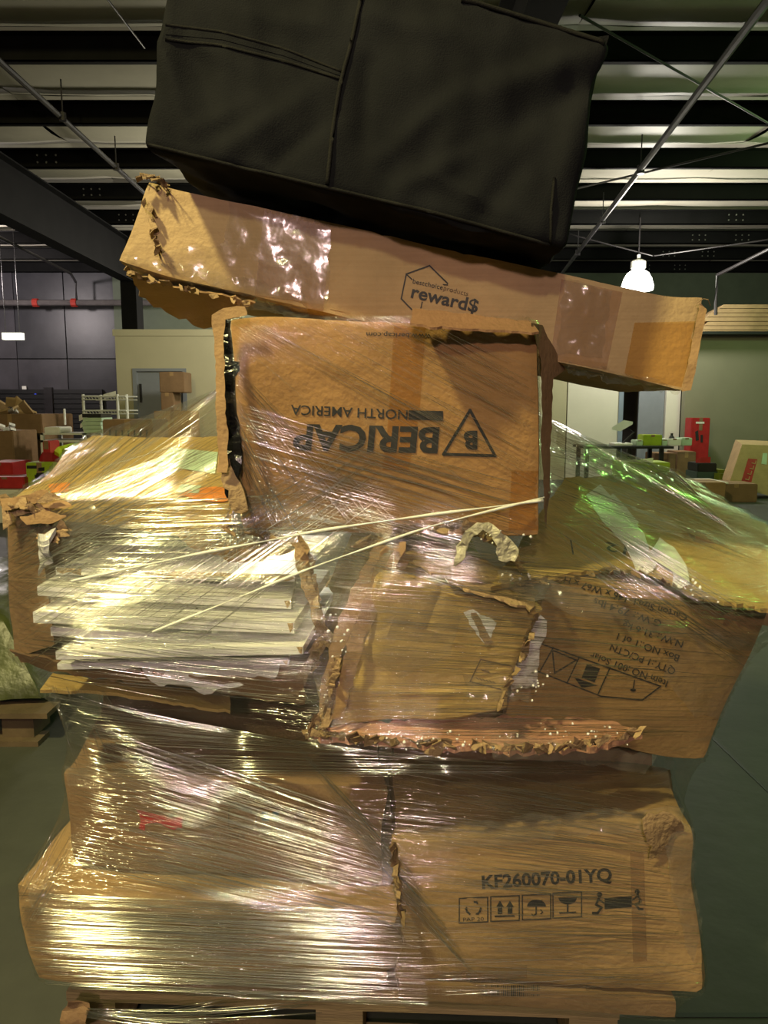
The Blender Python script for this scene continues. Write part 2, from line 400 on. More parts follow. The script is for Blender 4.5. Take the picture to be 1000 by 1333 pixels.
def film_mat(name, strand=False):
    m = bpy.data.materials.new(name); m.use_nodes = True; nt = m.node_tree; nt.nodes.clear(); N = nt.nodes.new; L = nt.links.new
    o = N('ShaderNodeOutputMaterial'); g = N('ShaderNodeBsdfGlossy'); t = N('ShaderNodeBsdfTransparent'); d = N('ShaderNodeBsdfDiffuse')
    d.inputs[0].default_value = (0.72, 0.74, 0.66, 1)
    g.inputs[0].default_value = (1, 1, 1, 1)
    if strand:
        g.inputs['Roughness'].default_value = 0.11
        t.inputs[0].default_value = (0.95, 0.95, 0.93, 1)
        a = N('ShaderNodeMixShader'); a.inputs[0].default_value = 0.02; L(t.outputs[0], a.inputs[1]); L(d.outputs[0], a.inputs[2])
        b = N('ShaderNodeMixShader'); b.inputs[0].default_value = 0.42; L(a.outputs[0], b.inputs[1]); L(g.outputs[0], b.inputs[2])
        L(b.outputs[0], o.inputs[0]); return m
    t.inputs[0].default_value = (0.955, 0.96, 0.93, 1)
    g.inputs['Roughness'].default_value = 0.09
    def streak(uvname, su, sv, det=3):
        u = N('ShaderNodeUVMap'); u.uv_map = uvname; mp = N('ShaderNodeMapping'); mp.inputs['Scale'].default_value = (su, sv, 1); L(u.outputs[0], mp.inputs[0])
        n = N('ShaderNodeTexNoise'); n.inputs['Scale'].default_value = 1; n.inputs['Detail'].default_value = det; n.inputs['Roughness'].default_value = 0.6; L(mp.outputs[0], n.inputs[0]); return n.outputs['Fac']
    def math_(op, a, b=None, c=None):
        n = N('ShaderNodeMath'); n.operation = op
        for i, x in enumerate((a, b, c)):
            if x is None: continue
            if isinstance(x, (int, float)): n.inputs[i].default_value = x
            else: L(x, n.inputs[i])
        return n.outputs[0]
    s1 = streak('flat', 5, 190); s2 = streak('fan', 5, 170); s3 = streak('flat', 22, 60, 4)
    at = N('ShaderNodeAttribute'); at.attribute_name = 'fanw'; wgt = at.outputs['Fac']
    mixv = N('ShaderNodeMix'); L(wgt, mixv.inputs[0]); L(s1, mixv.inputs[2]); L(s2, mixv.inputs[3]); st = mixv.outputs[0]
    hgt = math_('ADD', st, math_('MULTIPLY', s3, 0.22))
    bp = N('ShaderNodeBump'); bp.inputs['Strength'].default_value = 0.95; bp.inputs['Distance'].default_value = 0.006
    L(hgt, bp.inputs['Height']); L(bp.outputs[0], g.inputs['Normal'])
    mask = math_('MAXIMUM', math_('MULTIPLY_ADD', st, 6.0, -3.3), 0.0)       # only the ridges
    lw = N('ShaderNodeLayerWeight'); lw.inputs[0].default_value = 0.35
    fac = math_('ADD', math_('ADD', 0.05, math_('MULTIPLY', mask, 0.18)), math_('MULTIPLY', lw.outputs['Facing'], 0.2))
    fac = math_('MINIMUM', fac, 0.6)
    a = N('ShaderNodeMixShader'); L(math_('ADD', math_('MULTIPLY', mask, 0.03), 0.008), a.inputs[0]); L(t.outputs[0], a.inputs[1]); L(d.outputs[0], a.inputs[2])
    b = N('ShaderNodeMixShader'); L(fac, b.inputs[0]); L(a.outputs[0], b.inputs[1]); L(g.outputs[0], b.inputs[2])
    L(b.outputs[0], o.inputs[0]); return m
M_film = film_mat('stretch_film'); M_strand = film_mat('film_strand', True)
M_rope = mat('twisted_film', (0.72, 0.74, 0.66), 0.3, 0.08, 60, 0.3, 120)
M_rope.node_tree.nodes['Principled BSDF'].inputs['Alpha'].default_value = 0.85

# ================================================================== THE SETTING
M_floor = mat('concrete', (0.047, 0.050, 0.040), 0.62, 0.35, 1.3, 0.25, 14)
def st(mb, name, m, parent=None, **k):
    return mb.build(name, m, parent, kind='structure', **k)
floor = st(MB().box(-16, 16, -6, 24, -0.2, 0), 'floor', M_floor)
fj = MB()
def strip_floor(a, b, wd=0.012):
    a, b = V(a), V(b); t = (b - a).normalized(); q = V((-t.y, t.x, 0)) * wd / 2; z = V((0, 0, 0.0015))
    fj.add([a + q + z, b + q + z, b - q + z, a - q + z, a + q, b + q, b - q, a - q], [(0, 1, 2, 3), (0, 4, 5, 1), (2, 6, 7, 3)])
a = PZ(930, 963, 0); b = PZ(1000, 1030, 0); d = (b - a).normalized(); strip_floor(a - d * 0.6, b + d * 4)
strip_floor(PZ(700, 1322, 0), PZ(1100, 1322, 0)); strip_floor((-16, 6.2, 0), (16, 6.2, 0)); strip_floor((-3.2, -4, 0), (-3.2, 13, 0))
finish('floor_joint', fj.v, fj.f, M_black, floor)

M_roof = mat('roof_insulation', (0.45, 0.43, 0.35), 0.5, 0.08, 2.0, 0.25, 5)
RZ = CZ + 3.2
ceiling = st(MB().box(-16, 16, -6, 24, RZ + 0.42, RZ + 0.5), 'ceiling', M_black)
PY = [7.65 + (k - 4) * 1.6 for k in range(12)]
for k, y in enumerate(PY):      # each sheet of the roof blanket between two purlins
    y1 = y + 1.6
    for xi, x in enumerate((-13.2, -10.2, -7.2, -4.2, -1.2, 1.8, 4.8, 7.8, 10.8)):
        vs, fs = [], []
        for j in range(9):
            for i in range(7):
                u, v = i / 6, j / 8
                sag = 0.07 * math.sin(math.pi * v) * (1 + 0.3 * math.sin(x + y)) - 0.03 * (1 - abs(2 * u - 1)) * 0 
                edge = 0.02 if i in (0, 6) else 0
                vs.append((x + 3.0 * u + (0.12 if i == 0 else 0) * 0, y + 1.6 * v, RZ + 0.30 - sag + edge + 0.012 * noise.noise(V((x + u * 9, y + v * 5, 0)))))
        for j in range(8):
            for i in range(6): fs.append((j * 7 + i, j * 7 + i + 1, (j + 1) * 7 + i + 1, (j + 1) * 7 + i))
        finish('roof_panel', vs, fs, M_roof, ceiling, smooth=True)
M_bolt = mat('bolt_zinc', (0.3, 0.3, 0.27), 0.4, 0.1, metallic=0.7)
for k, y in enumerate(PY):
    mb = MB().box(-14, 14, y, y + 0.012, RZ, RZ + 0.235).box(-14, 14, y, y + 0.07, RZ, RZ + 0.014).box(-14, 14, y - 0.07, y, RZ + 0.22, RZ + 0.235)
    p = finish('purlin', mb.v, mb.f, M_beam, ceiling)
    bm_ = MB()
    for bx in (-4.95, 1.2, 6.6):
        for dx in (-0.55, -0.42, -0.3, 0.3, 0.42, 0.55):
            for dz in (0.07, 0.16): bm_.tube([(bx + dx, y - 0.012, RZ + dz), (bx + dx, y, RZ + dz)], 0.012, 6)
    finish('bolt', bm_.v, bm_.f, M_bolt, ceiling, kind='stuff')
def girder(x, y0, y1, zb, zt):
    mb = MB().box(x - 0.012, x + 0.012, y0, y1, zb, zt).box(x - 0.13, x + 0.13, y0, y1, zb - 0.02, zb).box(x - 0.13, x + 0.13, y0, y1, zt, zt + 0.02)
    finish('rafter', mb.v, mb.f, M_beam, ceiling)
girder(-4.95, -3, 15.6, RZ - 0.75, RZ - 0.02)
girder(1.05, -3, 13.3, RZ - 0.6, RZ - 0.02)
mb = MB().box(-5.1, -4.8, 15.3, 15.7, 0, RZ).box(-5.2, -4.7, 15.2, 15.8, 0, 0.02)
st(mb, 'trim_1', M_beam)

# sprinkler pipes and bracing rods under the roof
def pipe(name, pts, r, label, m=M_pipe, hang=None, cat='pipe'):
    mb = MB().tube(pts, r, 8)
    o = mb.build(name, m, None, label=label, cat=cat)
    if hang:
        for t in hang:
            q = lerp(V(pts[0]), V(pts[-1]), t); h = MB().tube([q, q + V((0, 0, max(0.1, RZ + 0.1 - q.z)))], 0.008, 5).tube([q - V((0, 0, r * 1.4)), q + V((0, 0, r * 1.4))], r * 1.35, 8)
            finish('hanger', h.v, h.f, m, o)
    return o
pipe('sprinkler_pipe', [PZ(1040, -50, 4.15), PZ(1000, 0, 4.15), PZ(725, 365, 4.15)], 0.035, 'thick black sprinkler pipe slanting down to the left under the roof on the right', hang=(0.35, 0.55, 0.75))
pipe('sprinkler_pipe', [PZ(-60, 20, 4.2), PZ(0, 80, 4.2), PZ(195, 258, 4.2)], 0.028, 'black sprinkler pipe slanting under the roof left of the black bag', hang=(0.4, 0.72))
pipe('sprinkler_pipe', [(-12, 18.6, 3.72), (-2, 18.6, 3.72)], 0.07, 'long horizontal pipe with red couplings along the dark back wall', mat('grey_pipe', (0.10, 0.09, 0.09), 0.35, 0.2))
pc = bpy.data.objects[-1] if False else None
pipe('sprinkler_pipe', [PZ(-20, 300, 4.3), PZ(0, 309, 4.3), PZ(92, 356, 4.2), (P(98, 358, 18.6).x, 18.6, 4.2), (P(98, 358, 18.6).x, 18.6, 3.78)], 0.03, 'thin branch pipe dropping to the horizontal pipe on the back wall')
pipe('bracing_rod', [PZ(755, 20, 4.38), PZ(1000, 160, 4.38)], 0.012, 'thin bracing rod running down to the right edge beneath the roof', cat='rod')
pipe('bracing_rod', [PZ(745, 247, 4.35), PZ(1010, 184, 4.35)], 0.014, 'thin bracing rod rising gently to the right below the purlins', cat='rod')
pipe('bracing_rod', [PZ(136, -6, 4.4), PZ(188, 62, 4.4)], 0.009, 'short thin rod beneath the roof at the top left', cat='rod')
pipe('bracing_rod', [P(742, 305, 14.4), P(850, 333, 14.0)], 0.012, 'left thin rod leading to the lit lamp', cat='rod')
pipe('bracing_rod', [P(852, 333, 14.0), P(1000, 312, 13.0)], 0.012, 'right thin rod leading from the lit lamp to the right edge', cat='rod')
pipe('sprinkler_pipe', [P(1010, 320, 12.5), P(934, 358, 13.6), P(932, 395, 13.6), P(932, 410, 13.6)], 0.03, 'bent grey pipe above the office roof at the right edge')
mred = mat('red_coupling', (0.35, 0.03, 0.02), 0.5, 0.1)
pp = [o for o in COL.objects if o.name == 'sprinkler_pipe.002'][0]
for px in (47, 97): 
    q = P(px, 402, 18.6); h = MB().tube([(q.x - 0.06, 18.6, 3.72), (q.x + 0.06, 18.6, 3.72)], 0.1, 10); finish('coupling', h.v, h.f, mred, pp, label='red pipe coupling')

# back wall with painted panels
M_wall_dark = mat('black_panel', (0.038, 0.038, 0.045), 0.38, 0.3, 1.2, 0.15, 6)
M_wall_dark2 = mat('black_panel_worn', (0.055, 0.052, 0.062), 0.45, 0.35, 0.9, 0.15, 6)
wall_back = st(MB().box(-16, 16, 19.2, 19.4, 0, RZ + 0.3), 'wall_back', M_black)
x = -16.3
i = 0
while x < -5.6:
    for z0, z1 in ((0, 2.44), (2.46, RZ + 0.2)):
        mb = MB().box(x + 0.012, x + 1.208, 19.14 + rnd.uniform(-0.012, 0.012), 19.2, z0 + 0.01, z1)
        finish('wall_panel', mb.v, mb.f, (M_wall_dark, M_wall_dark2)[rnd.random() < 0.35], wall_back)
    x += 1.22
M_wall_green = mat('green_grey_panel', (0.09, 0.11, 0.075), 0.6, 0.1, 3)
finish('wall_panel', *(lambda m: (m.v, m.f))(MB().box(-6.55, 14, 19.1, 19.2, 0, RZ + 0.2)), M_wall_green, wall_back)
st(MB().box(-16.2, -16, -6, 24, 0, RZ + 0.4), 'wall_left', M_wall_dark)
st(MB().box(16, 16.2, -6, 24, 0, RZ + 0.4), 'wall_right', M_wall_dark)
st(MB().box(-16, 16, -6.2, -6, 0, RZ + 0.4), 'wall_rear', M_wall_dark2)
ps = MB().box(-9.8, -7.3, 19.0, 19.1, 0.2, 1.72)
for k in range(12): ps.box(-9.75, -7.35, 18.97, 19.0, 0.28 + k * 0.12, 0.36 + k * 0.12)

# office block inside the hall
M_office = mat('office_paint', (0.46, 0.43, 0.30), 0.75, 0.04, 2, 0.05, 40)
M_office_r = mat('office_paint_green', (0.20, 0.20, 0.135), 0.75, 0.05, 2, 0.05, 40)
M_office_w = mat('office_white', (0.66, 0.64, 0.56), 0.7, 0.04, 2)
M_doorg = mat('grey_door_paint', (0.22, 0.24, 0.28), 0.45, 0.05)
OY = 13.6; OT = CZ + 0.0985 * OY
xl = P(150, 450, OY).x; dl = P(174, 480, OY).x; dr = P(241, 480, OY).x; dt = CZ + 0.0505 * OY
o1 = MB().box(xl, dl, OY, OY + 0.15, 0, OT).box(dl, dr, OY, OY + 0.15, dt, OT).box(dr, P(740, 450, OY).x, OY, OY + 0.15, 0, OT)
wall_front = st(o1, 'wall_front', M_office)
st(MB().box(xl, xl + 0.12, OY + 0.15, 19, 0, OT), 'wall_side', M_office)
st(MB().box(xl - 0.03, P(740, 450, OY).x, OY - 0.025, OY, OT - 0.1, OT + 0.01), 'trim_2', M_office)
door1 = st(MB().box(dl + 0.04, dr - 0.04, OY + 0.03, OY + 0.08, 0, dt - 0.04), 'door_1', M_doorg)
finish('door_frame', *(lambda m: (m.v, m.f))(MB().box(dl - 0.02, dl + 0.05, OY - 0.02, OY + 0.1, 0, dt).box(dr - 0.05, dr + 0.02, OY - 0.02, OY + 0.1, 0, dt).box(dl + 0.05, dr - 0.05, OY - 0.02, OY + 0.1, dt - 0.05, dt)), M_doorg, door1)
finish('door_handle', *(lambda m: (m.v, m.f))(MB().box(dl + 0.09, dl + 0.12, OY - 0.02, OY + 0.03, CZ + 0.1, CZ + 0.42)), M_black, door1)
wx0 = P(740, 500, OY).x; wx1 = P(808, 500, OY).x; ex0 = P(890, 500, 14.1).x
st(MB().box(wx0, wx1, OY, OY + 0.12, 0, OT), 'wall_office_left', M_office_w)
st(MB().box(P(866, 500, 14.3).x, ex0, 14.2, 14.3, 0, OT), 'wall_office_middle', M_office_w)
st(MB().box(ex0, 14, 14.0, 14.15, 0, CZ + 0.094 * 14.0), 'wall_office_right', M_office_r)
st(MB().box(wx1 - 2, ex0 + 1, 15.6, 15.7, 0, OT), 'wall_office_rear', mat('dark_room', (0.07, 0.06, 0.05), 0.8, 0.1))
st(MB().box(xl, 14, OY + 0.1, 19, OT - 0.06, OT - 0.01), 'slab_office', M_black)
door2 = st(MB().box(P(833, 500, 14.25).x, P(866, 500, 14.25).x, 14.25, 14.3, 0, 2.1), 'door_2', M_doorg)
finish('door_frame', *(lambda m: (m.v, m.f))(MB().box(wx1 - 0.02, wx1 + 0.06, OY - 0.02, OY + 0.15, 0, 2.15)), mat('blue_grey_frame', (0.22, 0.27, 0.36), 0.5, 0.05), door2)

# ================================================================== THINGS FAR BEHIND
def bgbox(name, px0, py0, px1, py1, Y, D, m, label, cat='box', on_floor=False, group=None, bev=0.01, rz=0, print_m=None, parent=None, z0=None):
    a = P(px0, py0, Y); b = P(px1, py1, Y)
    zb = 0.0 if on_floor else (z0 if z0 is not None else b.z)
    bm = bmesh.new(); bmesh.ops.create_cube(bm, size=1)
    W, H = b.x - a.x, a.z - zb
    for v in bm.verts: v.co = V((v.co.x * W, v.co.y * D, v.co.z * H))
    bmesh.ops.bevel(bm, geom=bm.edges[:], offset=min(bev, W / 4, H / 4), segments=2, affect='EDGES')
    c = V(((a.x + b.x) / 2, Y + D / 2, zb + H / 2)); R = Matrix.Rotation(rz, 3, 'Z')
    vs = [R @ v.co + c for v in bm.verts]; bm.verts.index_update(); fs = [tuple(x.index for x in f.verts) for f in bm.faces]; bm.free()
    o = finish(name, vs, fs, m, parent, label=label, cat=cat, group=group)
    reg(o, vs, fs)
    if not parent and 'box' in name or 'carton' in name:   # the seam where the top flaps meet, taped
        mb = MB().box(c.x - W * 0.46, c.x + W * 0.46, Y + D * 0.44, Y + D * 0.56, zb + H, zb + H + 0.002)
        if rz == 0: finish('packing_tape', mb.v, mb.f, M_kr_dark if m not in (M_kr_dark,) else M_kr, o)
        mb = MB().box(c.x - 0.03, c.x + 0.03, Y - 0.002, Y, zb + H * 0.8, zb + H)
        if rz == 0: finish('packing_tape', mb.v, mb.f, M_kr_dark if m not in (M_kr_dark,) else M_kr, o)
    return o
def bgprint(o, pts, m, name='printed_label', off=0.004):
    bm = bmesh.new(); pgon(bm, pts); return decal(name, o, bm, m, off=off, maxlen=40)

# left side
big = bgbox('bulk_carton', -30, 539, 58, 605, 11.0, 1.1, M_kr_dark, 'large open brown bulk carton heaped with cardboard scraps at the left edge', on_floor=False, z0=0.16)
bgprint(big, [(38, 564), (52, 564), (52, 572), (38, 572)], M_black); bgprint(big, [(18, 572), (27, 572), (27, 582), (18, 582)], M_paper)
pal = empty('wooden_pallet', (-5.2, 11.5, 0), 'low wooden pallet under the large brown bulk carton', 'pallet')
for yy in (10.95, 11.4, 11.9): finish('stringer', *(lambda m: (m.v, m.f))(MB().box(-5.9, -4.85, yy, yy + 0.1, 0.02, 0.14)), M_wood, pal)
for k in range(6): finish('deck_board', *(lambda m: (m.v, m.f))(MB().box(-5.9 + k * 0.18, -5.77 + k * 0.18, 10.93, 12.02, 0.14, 0.158)), M_wood, pal)
small = bgbox('bulk_carton', -25, 561, 19, 600, 10.0, 0.7, M_kr_dark, 'lower brown carton with white paper scraps on it at the left edge', on_floor=True)
def scrap(px, py, Y, wpx, hpx, rot, m, label, cat, group, seed):
    q = []
    for (u, v) in ((-1, -1), (1, -1), (1, 1), (-1, 1)):
        q.append((px + (u * wpx * math.cos(rot) - v * hpx * math.sin(rot)) / 2, py + (u * wpx * math.sin(rot) + v * hpx * math.cos(rot)) / 2))
    vs, fs = shard_geo(q, [Y + 0.15 * math.sin(seed), Y, Y + 0.2, Y + 0.1 * math.cos(seed)], thick=0.03, step=30, amp=0.3, crum=0.02, fs=5, seed=seed)
    return finish('cardboard_scrap' if m is not M_foam else 'paper_scrap', vs, fs, m, None, label=label, cat=cat, group=group)
for k, (px, py, a, b, r, lb) in enumerate([(13, 522, 12, 10, 0.1, 'topmost upright cardboard scrap on the heap in the bulk carton'), (27, 526, 22, 11, 0.7, 'long cardboard scrap sloping down right from the top of the heap'), (3, 528, 14, 10, 0.5, 'cardboard scrap left of the topmost one, at the picture edge'),
        (34, 531, 20, 9, 0.9, 'rightmost steep cardboard scrap of the heap'), (18, 534, 16, 8, -0.5, 'cardboard scrap tilted the other way in the middle of the heap'), (40, 536, 14, 6, 0.4, 'small cardboard scrap at the lower right end of the heap'),
        (6, 536, 16, 7, -0.2, 'flat cardboard scrap at the lower left of the heap'), (29, 537, 12, 6, 0.2, 'small flat cardboard scrap at the rim of the bulk carton'), (-4, 532, 14, 10, 0.3, 'cardboard scrap cut off by the left picture edge')]):
    scrap(px, py, 11.2 + 0.08 * (k % 3), a, b, r, M_kr_light, lb, 'scrap', 'cardboard scraps on the bulk carton', k + 1)
for k, (px, py, r, lb) in enumerate([(14, 534, 1.2, 'left small white paper piece among the cardboard scraps'), (20, 536, 0.9, 'right small white paper piece among the cardboard scraps')]): scrap(px, py, 11.1, 4, 7, r, M_foam, lb, 'paper', 'white papers among the scraps', 30 + k)
for k, (px, py, r, lb) in enumerate([(3, 554, 0.4, 'leftmost white scrap on the lower brown carton'), (9, 558, -0.4, 'white scrap low in the middle on the lower brown carton'), (15, 553, 0.3, 'topmost white scrap on the lower brown carton'), (17, 559, 0.2, 'rightmost white scrap on the lower brown carton')]): scrap(px, py, 10.1, 8, 4, r, M_foam, lb, 'scrap', 'white scraps on the lower carton', 40 + k)
rb = bgbox('red_carton', -20, 602, 17, 622, 8.9, 0.5, M_red, 'dark red carton, upper of the two at the left edge', z0=None)
rb2 = bgbox('red_carton', -20, 621, 32, 636, 8.5, 0.4, M_red, 'flat dark red carton, lower of the two at the left edge')
bgbox('storage_crate', -20, 638, 32, 670, 8.4, 1.0, M_office_w, 'pale crate beneath the red cartons at the left edge', on_floor=True, cat='crate')
gb = bgbox('lime_carton', 33, 602, 70, 632, 8.6, 0.5, M_lime, 'lime green carton with black print, front of the left group', on_floor=True)
bgprint(gb, [(35, 606), (48, 606), (48, 610), (35, 610)], M_black)
for q in ([(47, 616), (57, 615), (59, 621), (48, 622)], [(50, 609), (58, 608), (58, 613), (50, 613)], [(45, 618), (51, 618), (51, 624), (46, 624)]): bgprint(gb, q, M_black)
bgbox('lime_carton', 72.5, 600, 83, 634, 8.8, 0.3, M_lime_dark, 'narrow olive carton touching the front lime carton', on_floor=True)
bgbox('lime_carton', 80, 584, 114, 640, 9.2, 0.5, M_lime, 'tall plain lime green carton right of the dark red bag', on_floor=True)
bgbox('lime_carton', 115, 572, 131, 640, 9.8, 0.4, M_lime_dark, 'tall dark olive carton left of the brown slatted carton', on_floor=True)
shard('lime_bag', mat('bright_lime', (0.42, 0.6, 0.02), 0.35, 0.1), [(66, 583), (82, 577), (104, 576), (112, 585), (96, 588), (78, 590)], [9.6, 9.7, 9.8, 9.7, 9.5, 9.5], label='bright lime crumpled bag lying behind the tall lime carton', cat='bag', thick=0.12, crum=0.08, fs=6, seed=5)
shard('red_bag', mat('dark_red_bag', (0.25, 0.015, 0.02), 0.35, 0.2), [(50, 595), (55, 590), (70, 589), (79, 593), (79, 601), (50, 602)], 8.75, label='dark red bag lying on the front lime carton', cat='bag', thick=0.2, crum=0.05, fs=8, seed=6)
bgbox('red_carton', 55, 574, 65, 590, 9.4, 0.3, M_red, 'small upright red carton under the white cart', z0=0.35)
# white cart
ct = empty('white_cart', P(80, 600, 10.2), 'white two-level cart with papers and flat cartons on top', 'cart')
def cpart(name, boxes, m=M_steelw):
    mb = MB()
    for bb in boxes: mb.box(*bb)
    finish(name, mb.v, mb.f, m, ct)
cx0, cx1 = P(52, 563, 10).x, P(111, 563, 10).x; cz = P(52, 564, 10).z; cz2 = P(52, 573, 10).z
cpart('cart_top', [(cx0, cx1, 10, 10.6, cz - 0.02, cz)]); cpart('cart_shelf', [(cx0, cx1, 10, 10.6, cz2 - 0.03, cz2)])
for xx in (cx0, cx1 - 0.04):
    for yy in (10.0, 10.56): cpart('leg', [(xx, xx + 0.04, yy, yy + 0.04, 0, cz)])
for k in range(5):
    mb = MB(); zz = cz + 0.002 + k * 0.05; dx = rnd.uniform(-0.03, 0.03); mb.box(P(79, 0, 10.1).x + dx, P(105, 0, 10.1).x + dx, 10.1, 10.5, zz, zz + 0.046)
    mb.build('flat_box', M_green_lt if k != 4 else M_black, None, label=('lowest pale flat box of the stack on the white cart', 'second pale flat box from the bottom on the white cart', 'third pale flat box from the bottom on the white cart', 'uppermost pale flat box under the dark one on the cart', 'dark flat box on top of the stack on the white cart')[k], cat='box', group='flat boxes on the white cart' if k != 4 else None)
bgbox('paper_stack', 57, 556, 78, 564, 10.05, 0.4, M_paper, 'white paper stack on the left end of the white cart', cat='paper', z0=cz)
bgbox('upright_sheet', 82, 532, 85, 553, 10.3, 0.04, M_white, 'narrow upright white panel behind the pale flat boxes', cat='panel', z0=cz + 0.1)
# wire rack
rk = empty('wire_rack', P(118, 600, 11.6), 'white wire shelf rack against the dark back wall', 'rack')
rx0, rx1 = P(85, 0, 11.6).x, P(151, 0, 11.8).x; rzt = P(0, 516, 11.6).z
for (xx, yy) in ((rx0, 11.5), (rx1, 11.5), (P(106, 0, 12.0).x, 12.0), (P(129, 0, 11.45).x, 11.45)):
    finish('post', *(lambda m: (m.v, m.f))(MB().tube([(xx, yy, 0), (xx, yy, rzt + 0.03)], 0.022, 8)), M_steelw, rk)
for k in range(5):
    zz = rzt - k * 0.21; mb = MB()
    for yy in (11.45, 12.0): mb.tube([(rx0, yy, zz), (rx1, yy, zz)], 0.012, 5); mb.tube([(rx0, yy, zz - 0.05), (rx1, yy, zz - 0.05)], 0.008, 5)
    for q in range(15):
        xx = rx0 + (rx1 - rx0) * q / 14; mb.tube([(xx, 11.45, zz), (xx, 12.0, zz)], 0.006, 4); mb.tube([(xx, 11.45, zz), (xx + 0.03, 11.45, zz - 0.05)], 0.005, 4)
    finish('wire_shelf', mb.v, mb.f, M_steelw, rk)
for k, (px, py, a, b, lb) in enumerate([(108, 541, 11, 5, 'tilted white paper left of the rack middle'), (143, 513, 16, 4, 'white paper pile on the rack top right end'), (108, 551, 8, 3, 'small white paper on the rack lower shelf'), (126, 566, 14, 4, 'white folded sheet on the rack bottom shelf')]):
    vs, fs = shard_geo([(px - a / 2, py - b / 2 + 2), (px + a / 2, py - b / 2 - 2), (px + a / 2, py + b / 2 - 2), (px - a / 2, py + b / 2 + 2)], 11.55, thick=0.03, step=20, amp=0.3, crum=0.02, seed=k)
    finish('paper_pile', vs, fs, M_paper, None, label=lb, cat='paper')
sl = bgbox('slatted_carton', 133, 546, 200, 600, 8.2, 0.6, M_kr_dark, 'brown carton with rows of dark printed slots behind the stretch film', on_floor=True)
for k in range(7): bgprint(sl, [(142 + k * 8, 560), (144.5 + k * 8, 560), (144.5 + k * 8, 578), (142 + k * 8, 578)], M_black, name='printed_slot')
bgbox('stacked_carton', 207, 484, 240, 511, 12.6, 0.5, M_kr_dark, 'brown carton at the top of the stack in front of the grey door', z0=None)
bgbox('stacked_carton', 209, 511, 226, 535, 12.6, 0.5, M_kr_dark, 'narrow brown carton in the middle of the stack before the grey door')
bgbox('stacked_carton', 200, 535, 250, 600, 12.5, 0.6, M_kr, 'brown carton at the foot of the stack before the grey door', on_floor=True)
# hanging strip lamp and notes on the wall
M_glow = mat('lamp_glow', (1, 1, 0.9), 0.5, 0, emit=((1.0, 0.98, 0.75), 1.6))
a = P(2, 433, 14); b = P(28, 442, 14)
sl_ = MB().box(a.x, b.x, 14, 14.12, b.z, a.z).build('strip_lamp', M_glow, None, label='short lit strip lamp hanging before the dark back wall', cat='lamp')
finish('hanging_wire', *(lambda m: (m.v, m.f))(MB().tube([(a.x + 0.05, 14.05, a.z), (a.x + 0.05, 14.05, RZ)], 0.006, 4).tube([(b.x - 0.05, 14.05, a.z), (b.x - 0.05, 14.05, RZ)], 0.006, 4)), M_pipe, sl_)
bgbox('wall_notice', 28, 502, 35, 509, 19.05, 0.02, M_paper, 'small white notice on the dark back wall', cat='notice')
bgbox('wall_button', 44.5, 512, 47, 514.5, 19.05, 0.02, mat('blue_dot', (0.05, 0.12, 0.8), 0.3, 0, emit=((0.1, 0.2, 1), 0.6)), 'tiny blue light on the dark back wall', cat='light')
# rolled door with slats under the panels
rd = empty('rolling_door', (-8.5, 19.0, 0), 'black rolling door with narrow slats in the dark back wall', 'door')
for k in range(14): finish('slat', *(lambda m: (m.v, m.f))(MB().box(-9.6, -6.9, 19.02, 19.1, 0.05 + k * 0.12, 0.155 + k * 0.12)), M_black, rd)
finish('post', *(lambda m: (m.v, m.f))(MB().box(-8.3, -8.1, 18.95, 19.05, 0, 1.76)), M_pipe, rd)

# right side
tb = empty('work_table', (4.5, 13.0, 0), 'long black work table in front of the office doorway', 'table')
tz = P(0, 581, 12.4).z
tx0, tx1 = P(780, 0, 12.4).x, P(907, 0, 12.4).x
def tp(name, *b_): finish(name, *(lambda m: (m.v, m.f))(MB().box(*b_)), M_black, tb)
tp('table_top', tx0, tx1, 12.4, 13.1, tz - 0.04, tz)
for xx in (tx0 + 0.05, (tx0 + tx1) / 2, tx1 - 0.2):
    for yy in (12.45, 13.0): tp('leg', xx, xx + 0.06, yy, yy + 0.06, 0, tz - 0.04)
def ontable(name, px0, py0, px1, m, label, cat='box', Y=12.6, D=0.3): return bgbox(name, px0, py0, px1, 581, Y, D, m, label, cat=cat, z0=tz)
ontable('lime_box', 838, 566, 862, M_lime, 'lime green box on the black work table'); ontable('small_box', 870, 571, 887, M_paper, 'low grey box right of the black bottle on the table')
ontable('small_box', 888, 570, 901, M_green_lt, 'pale green box at the right end of the table'); ontable('small_box', 862, 572, 869, M_green_lt, 'small pale green jar carton beside the lime box')
ontable('small_box', 829, 573, 837, M_green_lt, 'small pale green tub left of the lime box'); ontable('paper_pile', 800, 577, 824, M_paper, 'low white paper pile at the left end of the table', 'paper')
bt = MB().lathe(P(874, 581, 12.7) * 1, [(0.05, 0), (0.05, 0.12), (0.02, 0.17), (0.02, 0.2)], 12); bt.v = [V((v.x, v.y, v.z - P(874, 581, 12.7).z + tz)) for v in bt.v]
bt.build('black_bottle', M_black, None, label='black bottle standing right of the lime box', cat='bottle')
ml = empty('desk_magnifier', (4.2, 12.7, tz), 'white desk lamp on a black angled arm over the table', 'lamp')
finish('base', *(lambda m: (m.v, m.f))(MB().lathe((P(832, 0, 12.7).x, 12.7, tz), [(0.09, 0), (0.09, 0.02), (0.02, 0.03)], 14)), M_black, ml)
finish('arm', *(lambda m: (m.v, m.f))(MB().tube([(P(832, 0, 12.7).x, 12.7, tz), P(825, 563, 12.7), P(812, 552, 12.7)], 0.02, 8)), M_black, ml)
vs, fs = shard_geo([(797, 556), (812, 547), (824, 549), (808, 558)], 12.6, thick=0.04, step=20, amp=0.3, crum=0.01); finish('lamp_head', vs, fs, M_white, ml)
bgbox('brown_carton', 853, 590, 880, 600, 13.2, 0.5, M_kr_dark, 'brown carton beneath the middle of the black table', on_floor=True)
